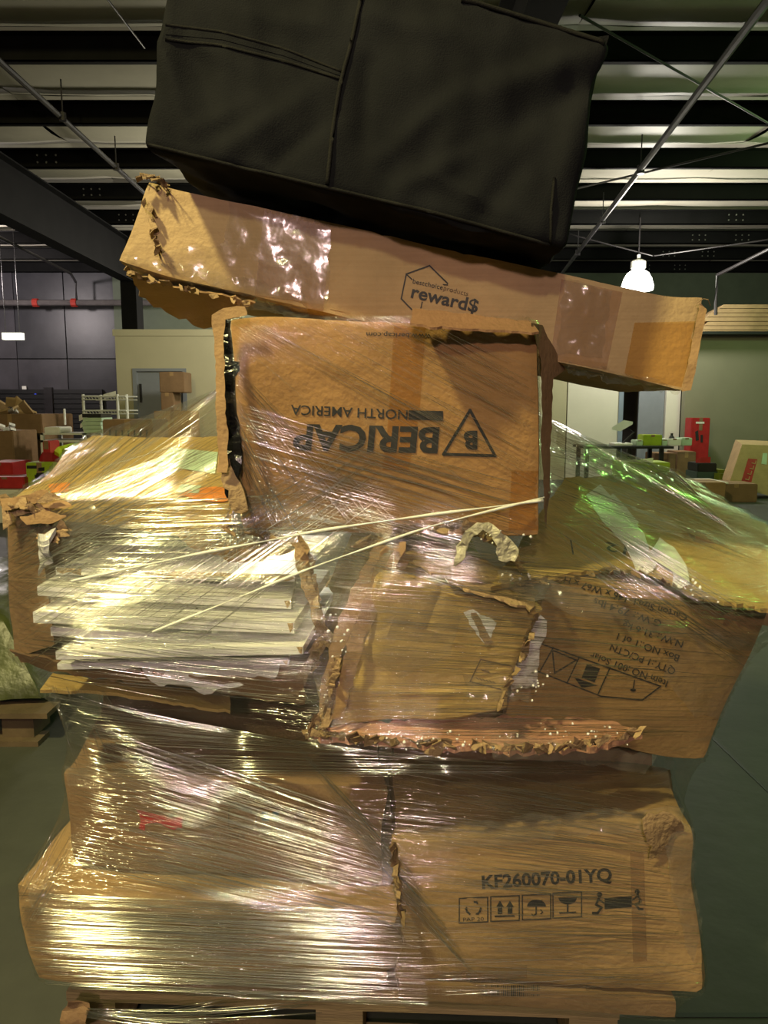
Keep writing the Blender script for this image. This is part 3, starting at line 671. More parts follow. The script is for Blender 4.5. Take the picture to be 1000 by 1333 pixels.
bgbox('brown_carton', 882, 588, 906, 600, 13.3, 0.5, M_kr_dark, 'brown carton beneath the right end of the black table', on_floor=True)
rt = bgbox('red_display_carton', 901, 544, 922, 600, 13.5, 0.3, M_red, 'tall narrow red carton standing by the green-grey office wall', on_floor=True)
for q in ([(906, 549), (917, 549), (917, 551.5), (906, 551.5)], [(905, 562), (909, 560), (910, 573), (906, 574)], [(912, 566), (915, 566), (915, 576), (912, 576)]): bgprint(rt, q, M_ink if q[0][1] > 555 else M_paper)
bgbox('black_case', 909, 603, 933, 614, 11.4, 0.4, M_black, 'upper black tool case with a red lump on it', cat='case')
bgbox('black_case', 908, 614, 934, 640, 11.4, 0.45, mat('teal_case', (0.04, 0.07, 0.06), 0.4, 0.1), 'lower dark teal tool case beneath the black one', cat='case', on_floor=True)
shard('red_bag', M_red, [(908, 598), (914, 595), (924, 597), (927, 603), (909, 603)], 11.5, label='small red bag lying on the black tool case', cat='bag', thick=0.1, crum=0.04, fs=10, seed=3)
lc = bgbox('lime_tray', 811, 602, 871, 640, 10.8, 0.5, M_lime, 'long lime green open carton with papers on it', on_floor=True)
for k, (px, py, a) in enumerate([(842, 599, 17), (820, 601, 20)]):
    vs, fs = shard_geo([(px - a / 2, py - 2), (px + a / 2, py - 3), (px + a / 2, py + 3), (px - a / 2, py + 3)], 10.9, thick=0.04, step=20, amp=0.4, crum=0.03, seed=k)
    finish('paper_pile', vs, fs, M_paper, None, label=('grey-white magazine pile' if k == 0 else 'flat white paper pile at the left end') + ' on the long lime carton', cat='paper')
cc = bgbox('cream_carton', 886, 628, 944, 652, 9.7, 0.5, M_kr, 'long low carton with a pale top on the floor at the right', on_floor=True)
finish('lid', *(lambda m: (m.v, m.f))(MB().box(P(885, 0, 9.7).x, P(944, 0, 9.7).x, 9.69, 10.21, P(0, 629, 9.7).z, P(0, 627, 9.7).z)), M_office_w, cc)
cb = bgbox('brown_carton', 931, 630, 986, 650, 10.3, 0.6, M_kr_dark, 'brown carton with a pale lid in front of the leaning beige carton', on_floor=True)
finish('lid', *(lambda m: (m.v, m.f))(MB().box(P(930, 0, 10.3).x, P(986, 0, 10.3).x, 10.29, 10.9, P(0, 630, 10.3).z, P(0, 628, 10.3).z)), M_office_w, cb)
q = [P(966, 578, 11.0), P(1020, 580, 11.0), P(1010, 648, 10.7), P(948, 632, 10.7)]; dpt = V((0.1, 0.45, 0.05))
lb = hbox('beige_carton', M_kr_light, q, [c + dpt for c in q], label='large beige carton with a red label leaning back at the right edge', cat='box', res=0.1, r=0.02)
bgprint(lb, [(974, 597), (986, 598), (978, 628), (965, 627)], M_red, off=0.006); bgprint(lb, [(993, 590), (999, 590), (998, 605), (991, 604)], M_green_lt, off=0.006)
bm = bmesh.new()
for k in range(4): pline(bm, [(970.2 + k * 2.8, 624 - k * 7), (974.2 + k * 2.8, 625 - k * 7), (975.4 + k * 2.8, 621 - k * 7)], 1.0)
decal('worn_print', lb, bm, M_kr_light, off=0.012, kind='stuff')
bgbox('crumpled_wrap', 934, 612, 950, 640, 11.3, 0.4, M_lime_dark, 'dull olive sack between the tool cases and the leaning carton', cat='sack', on_floor=True, bev=0.05)
# sheets stored on the office roof
ozr = CZ + 0.094 * 14
for k in range(7):
    z0 = ozr + k * 0.075; xoff = P(930, 0, 14.2).x + (0.02, 0.0, 0.16, 0.1, 0.2, 0.3, 0.42)[k]
    mb = MB().hexa([(xoff, 14.1, z0 + 0.07), (12, 14.1, z0 + 0.07), (12, 14.1, z0 + 0.005), (xoff - 0.06, 14.1, z0 + 0.005), (xoff + 0.2, 15.3, z0 + 0.07), (12, 15.3, z0 + 0.07), (12, 15.3, z0 + 0.005), (xoff + 0.2, 15.3, z0 + 0.005)])
    mb.build('cardboard_bundle', M_kr_light, None, label=('lowest', 'second lowest', 'third lowest', 'middle', 'third highest', 'second highest', 'topmost')[k] + ' flat bundle of cardboard sheets on the office roof at the right edge', cat='cardboard', group='cardboard bundles on the office roof')
# high bay lamp in view
hx = P(846, 0, 14.0).x; hz = P(846, 378, 14.0).z
hb = empty('high_bay_lamp', (hx, 14.0, hz), 'lit dome-shaped hanging lamp above the office at the right', 'lamp')
M_lampglow = mat('lamp_glass', (1, 1, 1), 0.4, 0, emit=((1.0, 0.98, 0.88), 5.0))
finish('lamp_shade', *(lambda m: (m.v, m.f))(MB().lathe((hx, 14.0, hz), [(0.05, 0.01), (0.27, 0.0), (0.275, 0.08), (0.24, 0.2), (0.19, 0.29), (0.12, 0.34), (0.08, 0.36)], 24)), M_lampglow, hb, smooth=True)
finish('housing', *(lambda m: (m.v, m.f))(MB().lathe((hx, 14.0, hz + 0.36), [(0.1, 0), (0.13, 0.02), (0.13, 0.13), (0.09, 0.16), (0.03, 0.17), (0.03, 0.25)], 16)), mat('lamp_housing', (0.5, 0.5, 0.45), 0.4, 0.05), hb)
finish('suspension_rod', *(lambda m: (m.v, m.f))(MB().tube([(hx, 14, hz + 0.6), (hx, 14, RZ + 0.1)], 0.012, 6)), M_pipe, hb)

# wrapped pallet load at the far left
wl = empty('wrapped_pallet_load', PZ(-60, 985, 0), 'film-wrapped greenish pallet load standing behind at the left edge', 'pallet load')
F = [P(-150, 790, 2.95), P(4, 800, 2.95), P(64, 935, 2.8), P(-160, 985, 2.75)]
F[2].z = 0.14; F[3].z = 0.14
M_wl = mat('wrapped_green', (0.05, 0.06, 0.018), 0.4, 0.5, 5, 0.8, 14, coat=0.15)
hbox('wrapped_body', M_wl, F, [c + V((-0.1, 1.1, 0)) for c in F], parent=wl, res=0.05, r=0.04, amp=0.03, fscale=4)
mb = MB().box(F[3].x, F[2].x + 0.02, 2.74, 2.86, 0.11, 0.13); M_wood2 = mat('shaded_pallet_wood', (0.10, 0.07, 0.04), 0.8, 0.3, 6, 0.3, 30); finish('deck_board', mb.v, mb.f, M_wood2, wl)  # wood colour darkened to carry the shade on this pallet
for xx in (-1.75, -1.45): finish('block', *(lambda m: (m.v, m.f))(MB().box(xx, xx + 0.12, 2.78, 2.92, 0.02, 0.11)), M_wood2, wl)
finish('bottom_board', *(lambda m: (m.v, m.f))(MB().box(F[3].x, F[2].x - 0.02, 2.74, 2.84, 0.0, 0.02)), M_wood2, wl)

# ================================================================== THE PILE
def VV(*a): return V(a)
# ---- pallet
PT = 0.15
pc_ = V((0.0, 0.0, 0.0)); ang = math.radians(-2.5)
p0 = PZ(86, 1291, PT); R = Matrix.Rotation(ang, 3, 'Z')
pl = empty('shipping_pallet', (p0.x + 0.6, p0.y + 0.5, 0), 'wooden shipping pallet under the film-wrapped pile of cartons', 'pallet')
def pbox(name, x0, x1, y0, y1, z0, z1):
    c = [V((x0, y0, z1)), V((x1, y0, z1)), V((x1, y0, z0)), V((x0, y0, z0)), V((x0, y1, z1)), V((x1, y1, z1)), V((x1, y1, z0)), V((x0, y1, z0))]
    mb = MB().hexa([R @ v + V((p0.x, p0.y, 0)) for v in c]); finish(name, mb.v, mb.f, M_wood, pl)
for k in range(7): pbox('deck_board', 0, 1.05, k * 0.148, k * 0.148 + 0.1, PT - 0.02, PT)
for k in range(3): pbox('stringer', k * 0.48, k * 0.48 + 0.09, 0.01, 0.98, 0.022, PT - 0.022)
for k in range(3): pbox('bottom_board', 0, 1.05, k * 0.44, k * 0.44 + 0.1, 0.0, 0.02)

WR = []   # everything the film is stretched over
def wrap(o): WR.append(o.name); return o
def cnr(spec): return [P(*s) for s in spec]
Z = lambda v, dz: v + V((0, 0, dz))

# ---- thin flat carton under the lowest layer (with barcodes)
def slab(x0, x1, ya, yb, depth, z0, z1):
    f = [V((x0, ya, z1)), V((x1, yb, z1)), V((x1, yb, z0)), V((x0, ya, z0))]
    return f, [c + V((0, depth, 0)) for c in f]
F, Bk = slab(-0.57, P(868, 1300, 1.28).x, 1.35, 1.285, 0.75, PT + 0.002, 0.165)
K0 = wrap(hbox('cardboard_sheet', M_kr_dark, F, Bk, label='dark flattened cardboard lying directly on the pallet under all cartons', cat='cardboard', seed=10, amp=0.002))
F, Bk = slab(-0.56, P(505, 1300, 1.32).x, 1.34, 1.33, 0.7, 0.168, 0.202)
K1 = wrap(hbox('cardboard_sheet', M_kr, F, Bk, label='thin cardboard sheet sandwiched under the long carton at bottom left', cat='cardboard', seed=9, amp=0.002))
F, Bk = slab(P(518, 1290, 1.30).x, P(884, 1270, 1.25).x, 1.295, 1.25, 0.7, 0.168, 0.204)
K = wrap(hbox('flat_carton', M_kr_dark, F, Bk, label='flat carton with barcodes squeezed under the KF260070-01YQ carton', cat='box', seed=11, amp=0.003))
# ---- H bottom left
F = cnr([(14, 1158, 1.28), (528, 1192, 1.30), (534, 1286, 1.30), (42, 1288, 1.28)])
zb = 0.206
F[2].z = F[3].z = zb
H = wrap(hbox('long_carton', M_kr, F, [c + V((0.02, 0.72, 0.0)) for c in F], label='long brown carton at the bottom left with a taped upper edge', cat='box', seed=12, amp=0.008, corner=0.03, crease=0.006, r=0.01))
# ---- G bottom right
zb = 0.209
F = cnr([(512, 1098, 1.31), (890, 1066, 1.29), (934, 1262, 1.25), (522, 1287, 1.30)])
F[2].z = F[3].z = zb
Bk = cnr([(508, 985, 1.66), (868, 985, 1.64), (868, 985, 1.64), (508, 985, 1.66)]); Bk[2] = Bk[2].copy(); Bk[3] = Bk[3].copy(); Bk[2].z = Bk[3].z = zb
G = wrap(hbox('heavy_carton', M_kr, F, Bk, label='large yellow-brown carton at the bottom right printed KF260070-01YQ', cat='box', seed=13, amp=0.008, corner=0.035, crease=0.005, r=0.016, bulge=0.012))
# ---- F lower left
F = cnr([(84, 1010, 1.35), (500, 1022, 1.36), (494, 1160, 1.37), (92, 1136, 1.35)])
Bk = cnr([(140, 903, 1.72), (492, 912, 1.72)]); hgt = F[0].z - F[3].z
Fz = [F[0], F[1], F[2], F[3]]
F[2].z += 0.012; F[3].z += 0.012
Bk = [Bk[0], Bk[1], Z(Bk[1], -hgt), Z(Bk[0], -hgt)]
FF = wrap(hbox('brown_carton', M_kr_dark, F, Bk, label='brown carton with a red mark resting on the long carton at lower left', cat='box', seed=14, amp=0.008, corner=0.02, crease=0.004, r=0.012))
# ---- supports of the middle layer, set back
zt = FF.location.z + 0.0
def plain(x0, x1, y0, y1, z0, z1, name, m, label, seed):
    F = [V((x0, y0, z1)), V((x1, y0, z1)), V((x1, y0, z0)), V((x0, y0, z0))]
    return wrap(hbox(name, m, F, [c + V((0, y1 - y0, 0)) for c in F], label=label, cat='box', seed=seed, amp=0.004))
ftop = Bk[0].z
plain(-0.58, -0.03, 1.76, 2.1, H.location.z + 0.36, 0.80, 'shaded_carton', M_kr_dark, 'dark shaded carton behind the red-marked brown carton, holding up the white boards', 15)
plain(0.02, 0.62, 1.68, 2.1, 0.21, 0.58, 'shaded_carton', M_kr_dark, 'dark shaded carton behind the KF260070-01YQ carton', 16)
# ---- slip sheet with a yellow corner
sh = wrap(shard('slip_sheet', M_yel, [(52, 898), (68, 877), (140, 884), (300, 905), (300, 925), (135, 900)], [1.33, 1.42, 1.42, 1.46, 1.42, 1.33], label='yellow cardboard corner sticking out below the white boards', cat='cardboard', thick=0.006, amp=1, crum=0.004, seed=9))

# ---- D: torn carton of white boards
D = empty('torn_carton', P(200, 880, 1.6), 'torn open carton at the left holding a stack of white boards', 'box')
def dp(o): return wrap(o)
F = cnr([(4, 652, 1.40), (50, 668, 1.38), (72, 842, 1.38), (16, 858, 1.42)])
s1 = dp(hbox('side_panel', M_kr_dark, F, [c + V((0.0, 0.5, 0)) for c in F], parent=D, seed=21, amp=0.008, r=0.006, crease=0.004))
F = cnr([(16, 850, 1.40), (398, 868, 1.36), (400, 880, 1.36), (24, 866, 1.41)])
s2 = dp(hbox('bottom_panel', M_kr_dark, F, [c + V((0.02, 0.45, 0)) for c in F], parent=D, seed=22, amp=0.01, r=0.003))
sl2 = dp(shard('bottom_flap', M_kr_dark, [(14, 845), (120, 866), (240, 878), (395, 884), (398, 915), (270, 896), (130, 880), (50, 868)], [1.37, 1.35, 1.33, 1.34, 1.36, 1.36, 1.38, 1.40], parent=D, amp=2, crum=0.01, fs=12, seed=4, thick=0.004))
# lid, slanting up to the back
F = [P(10, 655, 1.41), P(302, 694, 1.41), Z(P(302, 694, 1.41), -0.02), Z(P(10, 655, 1.41), -0.02)]
Bk = [P(120, 566, 1.92), P(318, 566, 1.92), Z(P(318, 566, 1.92), -0.02), Z(P(120, 566, 1.92), -0.02)]
lid = dp(hbox('lid', M_yel, F, Bk, parent=D, seed=23, amp=0.012, fscale=5, r=0.004, crease=0.005))
F = [P(150, 690, 1.86), P(350, 690, 1.86), P(350, 800, 1.86), P(150, 800, 1.86)]
dp(hbox('back_panel', M_kr_dark, F, [c + V((0, 0.03, 0)) for c in F], parent=D, seed=24, amp=0.004))
shard('front_flap', M_kr, [(230, 684), (300, 690), (394, 698), (394, 712), (340, 726), (300, 730), (240, 706)], 1.395, D, amp=3, crum=0.008, seed=66)
fringe('torn_edge', M_torn, [(4, 650), (50, 664), (85, 690), (60, 700)], 1.38, 12, D, 22, seed=31)
fringe('torn_edge', M_torn, [(290, 690), (350, 700), (392, 706)], 1.36, 13, D, 16, seed=32)
fringe('torn_edge', M_torn, [(392, 706), (402, 740), (412, 790), (420, 830), (404, 870)], 1.34, 11, D, 34, seed=33)
shard('torn_strip', M_torn, [(380, 704), (396, 706), (410, 760), (424, 812), (440, 838), (430, 845), (412, 815), (394, 760)], 1.33, D, amp=2.5, crum=0.012, seed=8)
shard('torn_strip', M_torn, [(430, 835), (402, 872), (386, 905), (378, 900), (396, 862), (420, 828)], 1.34, D, amp=3, crum=0.012, seed=18)
for q_, (pp_, yy_) in enumerate([([(2, 650), (30, 646), (62, 636), (66, 642), (40, 656), (6, 662)], 1.37), ([(10, 662), (40, 654), (80, 658), (60, 664), (20, 670)], 1.38), ([(50, 648), (90, 652), (96, 658), (60, 660)], 1.375), ([(0, 652), (10, 655), (14, 680), (2, 690)], 1.37), ([(30, 672), (60, 664), (86, 672), (70, 678), (36, 680)], 1.365), ([(60, 640), (76, 646), (60, 652), (48, 650)], 1.36)]):
    shard('torn_strip', M_torn if q_ % 2 else M_kr, pp_, yy_, D, amp=1.5, crum=0.012, fs=18, seed=28 + q_)

# ---- the white boards
BD = [((72, 738), (384, 748), 12, 1.40, 'topmost white board, its chipped particle edge bare'),
      ((48, 763), (379, 781), 14, 1.325, 'second white board from the top of the stack, jutting to the left'),
      ((42, 796), (383, 810), 17, 1.295, 'third and thickest white board, jutting furthest left'),
      ((65, 816), (375, 833), 14, 1.335, 'fourth white board, set back under the thickest one'),
      ((72, 848), (395, 841), 12, 1.275, 'fifth white board, jutting forward near the bottom of the stack'),
      ((74, 864), (376, 858), 9, 1.31, 'lowest white board, mostly covered by the one above it')]
for k, (a, b, th, Y, lbl) in enumerate(BD):
    TL = P(*a, Y); TR = P(*b, Y + (0.03 if k % 2 else 0.0)); h = th * 0.00135 * 0.93
    F = [TL, TR, Z(TR, -h), Z(TL, -h)]
    o = wrap(hbox('white_board', M_white, F, [c + V((0.03 * (-1) ** k, 0.44, -0.0)) for c in F], label=lbl, cat='board', group='white boards in the torn carton', seed=40 + k, amp=0.0008, r=0.0012, res=0.03))
    if k == 0:
        bm = bmesh.new(); pgon(bm, [(74, 739), (106, 740), (106, 749), (74, 749)]); pgon(bm, [(189, 743), (383, 748), (383, 759), (189, 753)])
        decal('chipped_edge', o, bm, M_chip, off=0.0008, label='bare particle-board edge')
    else:
        bm = bmesh.new(); pgon(bm, [(b[0] - 9, b[1] + 1), (b[0] - 1, b[1] + 1), (b[0] - 2, b[1] + th - 2), (b[0] - 5, b[1] + th - 3)]); decal('chipped_corner', o, bm, M_chip, off=0.0008)
    for hx_ in (0.13, 0.62):
        qx, qy = a[0] + (b[0] - a[0]) * hx_ + 10 * k % 17, a[1] - 4
        bm = bmesh.new(); disc(bm, (qx, qy), 2.0, n=8, ry=1.2); decal('dowel_hole', o, bm, M_black, off=0.0008)
shard('foam_sheet', M_foam, [(182, 862), (365, 862), (352, 880), (300, 890), (268, 897), (240, 886), (205, 884), (188, 872)], 1.35, label='torn white foam sheet hanging below the white boards', cat='foam', amp=3, crum=0.012, thick=0.008, seed=12)
shard('foam_wrap', mat('grey_bubble_wrap', (0.45, 0.45, 0.45), 0.2, 0.3, 40, 0.6, 60), [(50, 694), (74, 690), (70, 704), (68, 722), (52, 740), (46, 720)], 1.36, label='grey plastic wrap crumpled at the left above the boards', cat='plastic', crum=0.03, thick=0.01, amp=3, seed=13)

# ---- E1 torn yellow carton
F = cnr([(498, 738, 1.30), (702, 790, 1.31), (652, 934, 1.30), (414, 952, 1.30)])
E1 = wrap(hbox('crushed_carton', M_yel, F, [c + V((-0.06, 0.45, 0.03)) for c in F], label='crushed yellow-brown carton with a torn hole left of the printed carton', cat='box', seed=51, amp=0.014, fscale=6, crease=0.004, corner=0.02, r=0.014, res=0.010, fold_Y=1.30, folds=[(500, 745, 455, 930, 0.006, -0.007), (540, 750, 490, 860, 0.006, 0.006), (560, 770, 700, 800, 0.007, 0.007), (470, 830, 500, 880, 0.004, -0.006), (580, 760, 540, 850, 0.005, -0.006), (520, 800, 640, 860, 0.006, 0.005), (450, 900, 650, 905, 0.008, 0.006), (640, 770, 600, 800, 0.005, 0.006)]))
bm = bmesh.new(); pgon(bm, jag([(604, 796), (616, 793), (646, 810), (638, 832), (630, 838), (612, 814)], 5, 1.5)); decal('torn_hole', E1, bm, M_foam, off=0.0015, label='torn hole showing white paper')
bm = bmesh.new(); pgon(bm, jag([(612, 798), (620, 797), (642, 836), (632, 839)], 5, 1.2)); decal('card_strip', E1, bm, M_torn, off=0.003, thick=0.002)
bm = bmesh.new(); pline(bm, [(666, 867), (626, 858), (612, 887), (652, 897)], 1.6); decal('printed_frame', E1, bm, M_ink_faint)
bm = bmesh.new()
for x0, y0, x1, y1 in ((627, 871, 638, 874), (620, 882, 646, 888)):
    for q in range(6): xx = x0 + (x1 - x0) * q / 6; yy = y0 + (y1 - y0) * q / 6; pline(bm, [(xx, yy), (xx + (x1 - x0) / 9, yy + 2)], 1.2)
decal('worn_print', E1, bm, M_ink_faint, kind='stuff')
shard('side_flap', M_kr_dark, [(486, 712), (530, 706), (516, 742), (472, 800), (440, 860), (430, 925), (408, 955), (420, 880), (448, 790)], [1.36, 1.36, 1.30, 1.29, 1.29, 1.29, 1.31, 1.33, 1.34], E1, amp=2.5, crum=0.014, fs=14, seed=61, thick=0.004)
shard('side_flap', M_kr, [(500, 712), (540, 722), (505, 770), (470, 840), (448, 930), (432, 930), (452, 840), (478, 770)], [1.35, 1.35, 1.29, 1.28, 1.285, 1.285, 1.28, 1.28], E1, amp=2.5, crum=0.012, fs=14, seed=62, thick=0.004)
shard('top_flap', M_torn, [(520, 720), (560, 700), (640, 735), (700, 770), (690, 792), (600, 765)], [1.34, 1.42, 1.40, 1.34, 1.29, 1.28], E1, amp=3, crum=0.014, fs=12, seed=63, thick=0.004)
fringe('torn_edge', M_torn, [(414, 935), (404, 952), (430, 958)], 1.28, 10, E1, 18, seed=64)
fringe('torn_edge', M_torn, [(470, 710), (520, 690), (560, 690), (600, 680), (640, 700), (680, 735)], 1.36, 12, E1, 38, seed=65)
fringe('torn_edge', M_torn, [(700, 792), (690, 830), (672, 870), (655, 900), (650, 925)], 1.29, 6, E1, 16, seed=66)
fringe('torn_edge', M_torn, [(425, 940), (432, 890), (440, 860)], 1.275, 9, E1, 14, seed=67)
# the arching scrap of clear film and paper on top
shard('twisted_scrap', mat('dusty_film', (0.36, 0.34, 0.24), 0.35, 0.4, 40, 0.8, 60), [(592, 732), (596, 706), (606, 690), (620, 680), (636, 679), (650, 688), (664, 704), (676, 716), (672, 728), (648, 726), (646, 708), (640, 692), (628, 687), (616, 694), (608, 708), (602, 728)],
    1.29, label='arched loop of twisted film above the crushed carton', cat='film', crum=0.012, fs=40, amp=2, thick=0.005, step=6, seed=55)
# pinkish bottom layers
sh2 = wrap(shard('flattened_carton', M_pinkcard, [(404, 944), (650, 932), (780, 936), (836, 950), (800, 966), (720, 975), (640, 972), (560, 966), (470, 962), (402, 956)], [1.30, 1.34, 1.36, 1.36, 1.30, 1.27, 1.265, 1.27, 1.275, 1.28], label='pinkish flattened carton with ragged front edge under the crushed carton', cat='cardboard', amp=3, crum=0.012, thick=0.012, seed=71))
fringe('torn_edge', M_torn, [(405, 953), (470, 962), (540, 966), (640, 972), (720, 974), (800, 962), (840, 950)], 1.262, 9, sh2, 46, seed=72)
shard('curled_tear', M_torn, [(568, 966), (578, 962), (578, 976), (572, 984), (552, 980), (556, 976), (568, 976)], 1.255, sh2, amp=1, crum=0.01, seed=73)
# ---- E2 printed carton
F = cnr([(712, 748, 1.395), (1014, 790, 1.42), (908, 1000, 1.42), (652, 940, 1.38)])
E2 = wrap(hbox('printed_carton', kraft('kraft_card_tan', (0.31, 0.195, 0.085)), F, [c + V((0.08, 0.5, 0.0)) for c in F], label='orange-brown carton with upside-down shipping text in the middle right', cat='box', seed=52, amp=0.007, fscale=4, crease=0.004, corner=0.02, r=0.014))
# ---- E3 yellow top sheet
E3 = wrap(shard('open_carton', M_yel, [(640, 770), (714, 757), (796, 744), (850, 748), (898, 776), (959, 790), (1016, 800), (1020, 702), (880, 619), (735, 628)], [1.36, 1.36, 1.36, 1.365, 1.37, 1.375, 1.38, 1.72, 1.93, 1.92],
    label='yellow flattened carton marked 12 above the printed carton', cat='box', seed=53, amp=2, crum=0.012, fs=6, thick=0.008))
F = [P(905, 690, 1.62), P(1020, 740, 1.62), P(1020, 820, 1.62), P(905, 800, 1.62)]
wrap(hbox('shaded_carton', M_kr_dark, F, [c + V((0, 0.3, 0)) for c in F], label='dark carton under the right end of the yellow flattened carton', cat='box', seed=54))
fringe('torn_edge', M_torn, [(640, 770), (714, 757), (796, 744), (850, 748), (898, 776), (959, 790)], 1.352, 4, E3, 22, seed=74)

# ---- C, the orange carton standing above
F = [P(304, 408, 1.325), P(698, 421, 1.325), P(707, 702, 1.375), P(308, 690, 1.375)]
C = wrap(hbox('upright_carton', M_kr_or, F, [c + V((0.0, 0.34, d_)) for c, d_ in zip(F, (-0.08, -0.17, -0.02, -0.02))], label='orange-brown carton with upside-down lettering standing in the centre of the pile', cat='box', seed=55, amp=0.006, fscale=4, crease=0.003, corner=0.012, r=0.010, res=0.014))
# ---- B, the long carton on top
F = cnr([(181, 234, 1.42), (919, 396, 1.44), (889, 507, 1.44), (162, 351, 1.42)])
B = hbox('long_rewards_carton', M_kr_light, F, [c + V((0.0, 0.42, 0.0)) for c in F], label='long pale brown carton with rewards logo lying slanted beneath the black bag', cat='box', seed=56, amp=0.005, fscale=4, crease=0.003, corner=0.018, r=0.006, res=0.015)
# ---- A, the black bag
F = cnr([(226, -105, 1.33), (794, 48, 1.33), (731, 324, 1.30), (190, 190, 1.30)])
A = hbox('black_bag', M_fabric, F, [c + V((0.03, 0.44, 0.0)) for c in F], label='large black fabric bag with a zipper lying on top of the pile', cat='bag', seed=57, amp=0.014, fscale=5, crease=0.0, corner=0.008, folds=[(790, 60, 560, 150, 0.022, 0.012), (775, 110, 600, 200, 0.026, -0.010), (560, 235, 690, 300, 0.012, 0.007), (520, 250, 640, 190, 0.016, 0.008), (610, 300, 720, 170, 0.02, -0.009),
    (215, 60, 250, 180, 0.012, 0.008), (240, 50, 290, 175, 0.016, -0.008), (225, 40, 330, 100, 0.014, 0.006), (300, 200, 430, 110, 0.018, 0.009), (360, 215, 440, 150, 0.012, -0.007), (250, 175, 330, 140, 0.013, 0.006), (470, 20, 640, 60, 0.02, 0.008),
    (480, 90, 470, 230, 0.014, -0.007), (500, 210, 600, 120, 0.015, 0.007), (700, 310, 760, 130, 0.014, 0.006), (330, 20, 450, 40, 0.016, 0.006)], r=0.012, res=0.009, bulge=0.01, stretch=(1.6, 1, 0.9))

# ================================================================== DETAILS ON THE BAG
def surf_tube(name, target, pts, r, m, lift=0.0, n=7, parent=None, wob=0.0, **k):
    out = []
    for (x0, y0), (x1, y1) in zip(pts, pts[1:]):
        L = math.hypot(x1 - x0, y1 - y0); nn = max(1, int(L / 7))
        for i in range(nn + 1):
            x, y = x0 + (x1 - x0) * i / nn, y0 + (y1 - y0) * i / nn + wob * math.sin(x0 + i * 0.9)
            h = shoot(target if isinstance(target, list) else [target], x, y)
            if h: out.append(h[0] + h[1] * (r * 0.5 + lift))
    if len(out) < 2: return None
    mb = MB().tube(out, r, n); return mb.build(name, m, parent or (target[0] if isinstance(target, list) else target), smooth=True, **k)
surf_tube('seam', A, [(474, -60), (470, 0), (458, 55), (443, 110), (432, 180), (426, 240)], 0.0035, M_fabric_trim)
surf_tube('seam', A, [(193, 188), (300, 214), (426, 244), (560, 275), (716, 318)], 0.003, M_fabric_trim)
surf_tube('seam', A, [(722, 232), (717, 275), (717, 318)], 0.0025, M_fabric_trim)
surf_tube('seam', A, [(600, 2), (690, 18), (760, 44), (786, 58)], 0.004, M_fabric_trim)
surf_tube('zipper', A, [(216, 33), (290, 42), (370, 64), (446, 94)], 0.0022, M_fabric_trim)
surf_tube('zipper', A, [(215, 52), (290, 60), (370, 80), (446, 104)], 0.0025, M_fabric_trim)
bm = bmesh.new(); pgon(bm, [(215, 34), (290, 43), (370, 65), (446, 95), (446, 100), (370, 73), (290, 52), (215, 45)]); decal('zipper_tape', A, bm, M_fabric, off=0.001)
shard('corner_tab', M_fabric, [(768, 52), (792, 46), (790, 58), (772, 70)], 1.34, A, amp=1, crum=0.005)

# ================================================================== DETAILS ON THE LONG CARTON
bm = bmesh.new(); pline(bm, [(582.4, 368.8), (559.2, 345.9), (529, 356.8), (522.4, 389), (536, 403)], 1.8); pline(bm, [(529, 357), (536.5, 364)], 1.4); pline(bm, [(549.6, 393.6), (548, 401)], 1.4); pline(bm, [(582.4, 371), (577, 370.5)], 1.4)
decal('logo_hexagon', B, bm, M_ink)
text(B, 'bestchoice', (537, 368.8), (576, 377.3), 6.2, M_ink, 0.005)
text(B, 'products', (577, 377.6), (609, 385.5), 6.2, M_ink_faint)
text(B, 'reward$', (534.5, 387), (621, 407), 16.5, M_ink, 0.022)
bm = bmesh.new(); pgon(bm, [(430, 288), (490, 302), (490, 420), (430, 410)]); decal('carton_patch', B, bm, M_kr_light, off=0.001)
bm = bmesh.new(); pgon(bm, [(732, 356), (812, 373), (788, 488), (715, 475)]); decal('packing_tape', B, bm, M_tape)
bm = bmesh.new(); pgon(bm, [(826, 420), (916, 418), (892, 505), (812, 490)]); decal('packing_tape', B, bm, M_tape_or, off=0.0018)
bm = bmesh.new(); pgon(bm, [(345, 268), (400, 281), (432, 290), (420, 412), (330, 400)]); decal('packing_tape', B, bm, M_tape, off=0.0015)
def crinkle(name, target, pts, m=M_tape_clear, off=0.004, amp=0.003, seed=1, parent=None, fs=60):
    bm = bmesh.new(); pgon(bm, jag(pts, 14, 4, random.Random(seed))); bmesh.ops.triangulate(bm, faces=bm.faces)
    for _ in range(6):
        es = [e for e in bm.edges if e.calc_length() > 5]
        if not es: break
        bmesh.ops.subdivide_edges(bm, edges=es, cuts=1); bmesh.ops.triangulate(bm, faces=[f for f in bm.faces if len(f.verts) > 3])
    kill = []
    for v in bm.verts:
        h = shoot(target if isinstance(target, list) else [target], v.co.x, v.co.y)
        if h is None: kill.append(v); continue
        n1 = noise.noise(h[0] * fs + V((seed, 0, 0))); n2 = abs(noise.noise(h[0] * fs * 0.5 + V((0, seed, 0))))
        v.co = h[0] + h[1] * max(0.0012, off + amp * (n1 - 2 * n2 + 0.6))
    if kill: bmesh.ops.delete(bm, geom=kill, context='VERTS')
    bm.verts.index_update(); vs = [v.co.copy() for v in bm.verts]; fs_ = [tuple(x.index for x in f.verts) for f in bm.faces]; bm.free()
    if vs: return finish(name, vs, fs_, m, parent or (target[0] if isinstance(target, list) else target), smooth=True)
crinkle('clear_wrap', B, [(300, 262), (430, 292), (425, 400), (330, 385), (200, 345), (230, 320), (290, 320)], seed=3, amp=0.0016, fs=34)
crinkle('clear_wrap', B, [(166, 330), (260, 350), (400, 382), (402, 408), (300, 400), (168, 358)], off=0.005, amp=0.004, seed=5, fs=40)
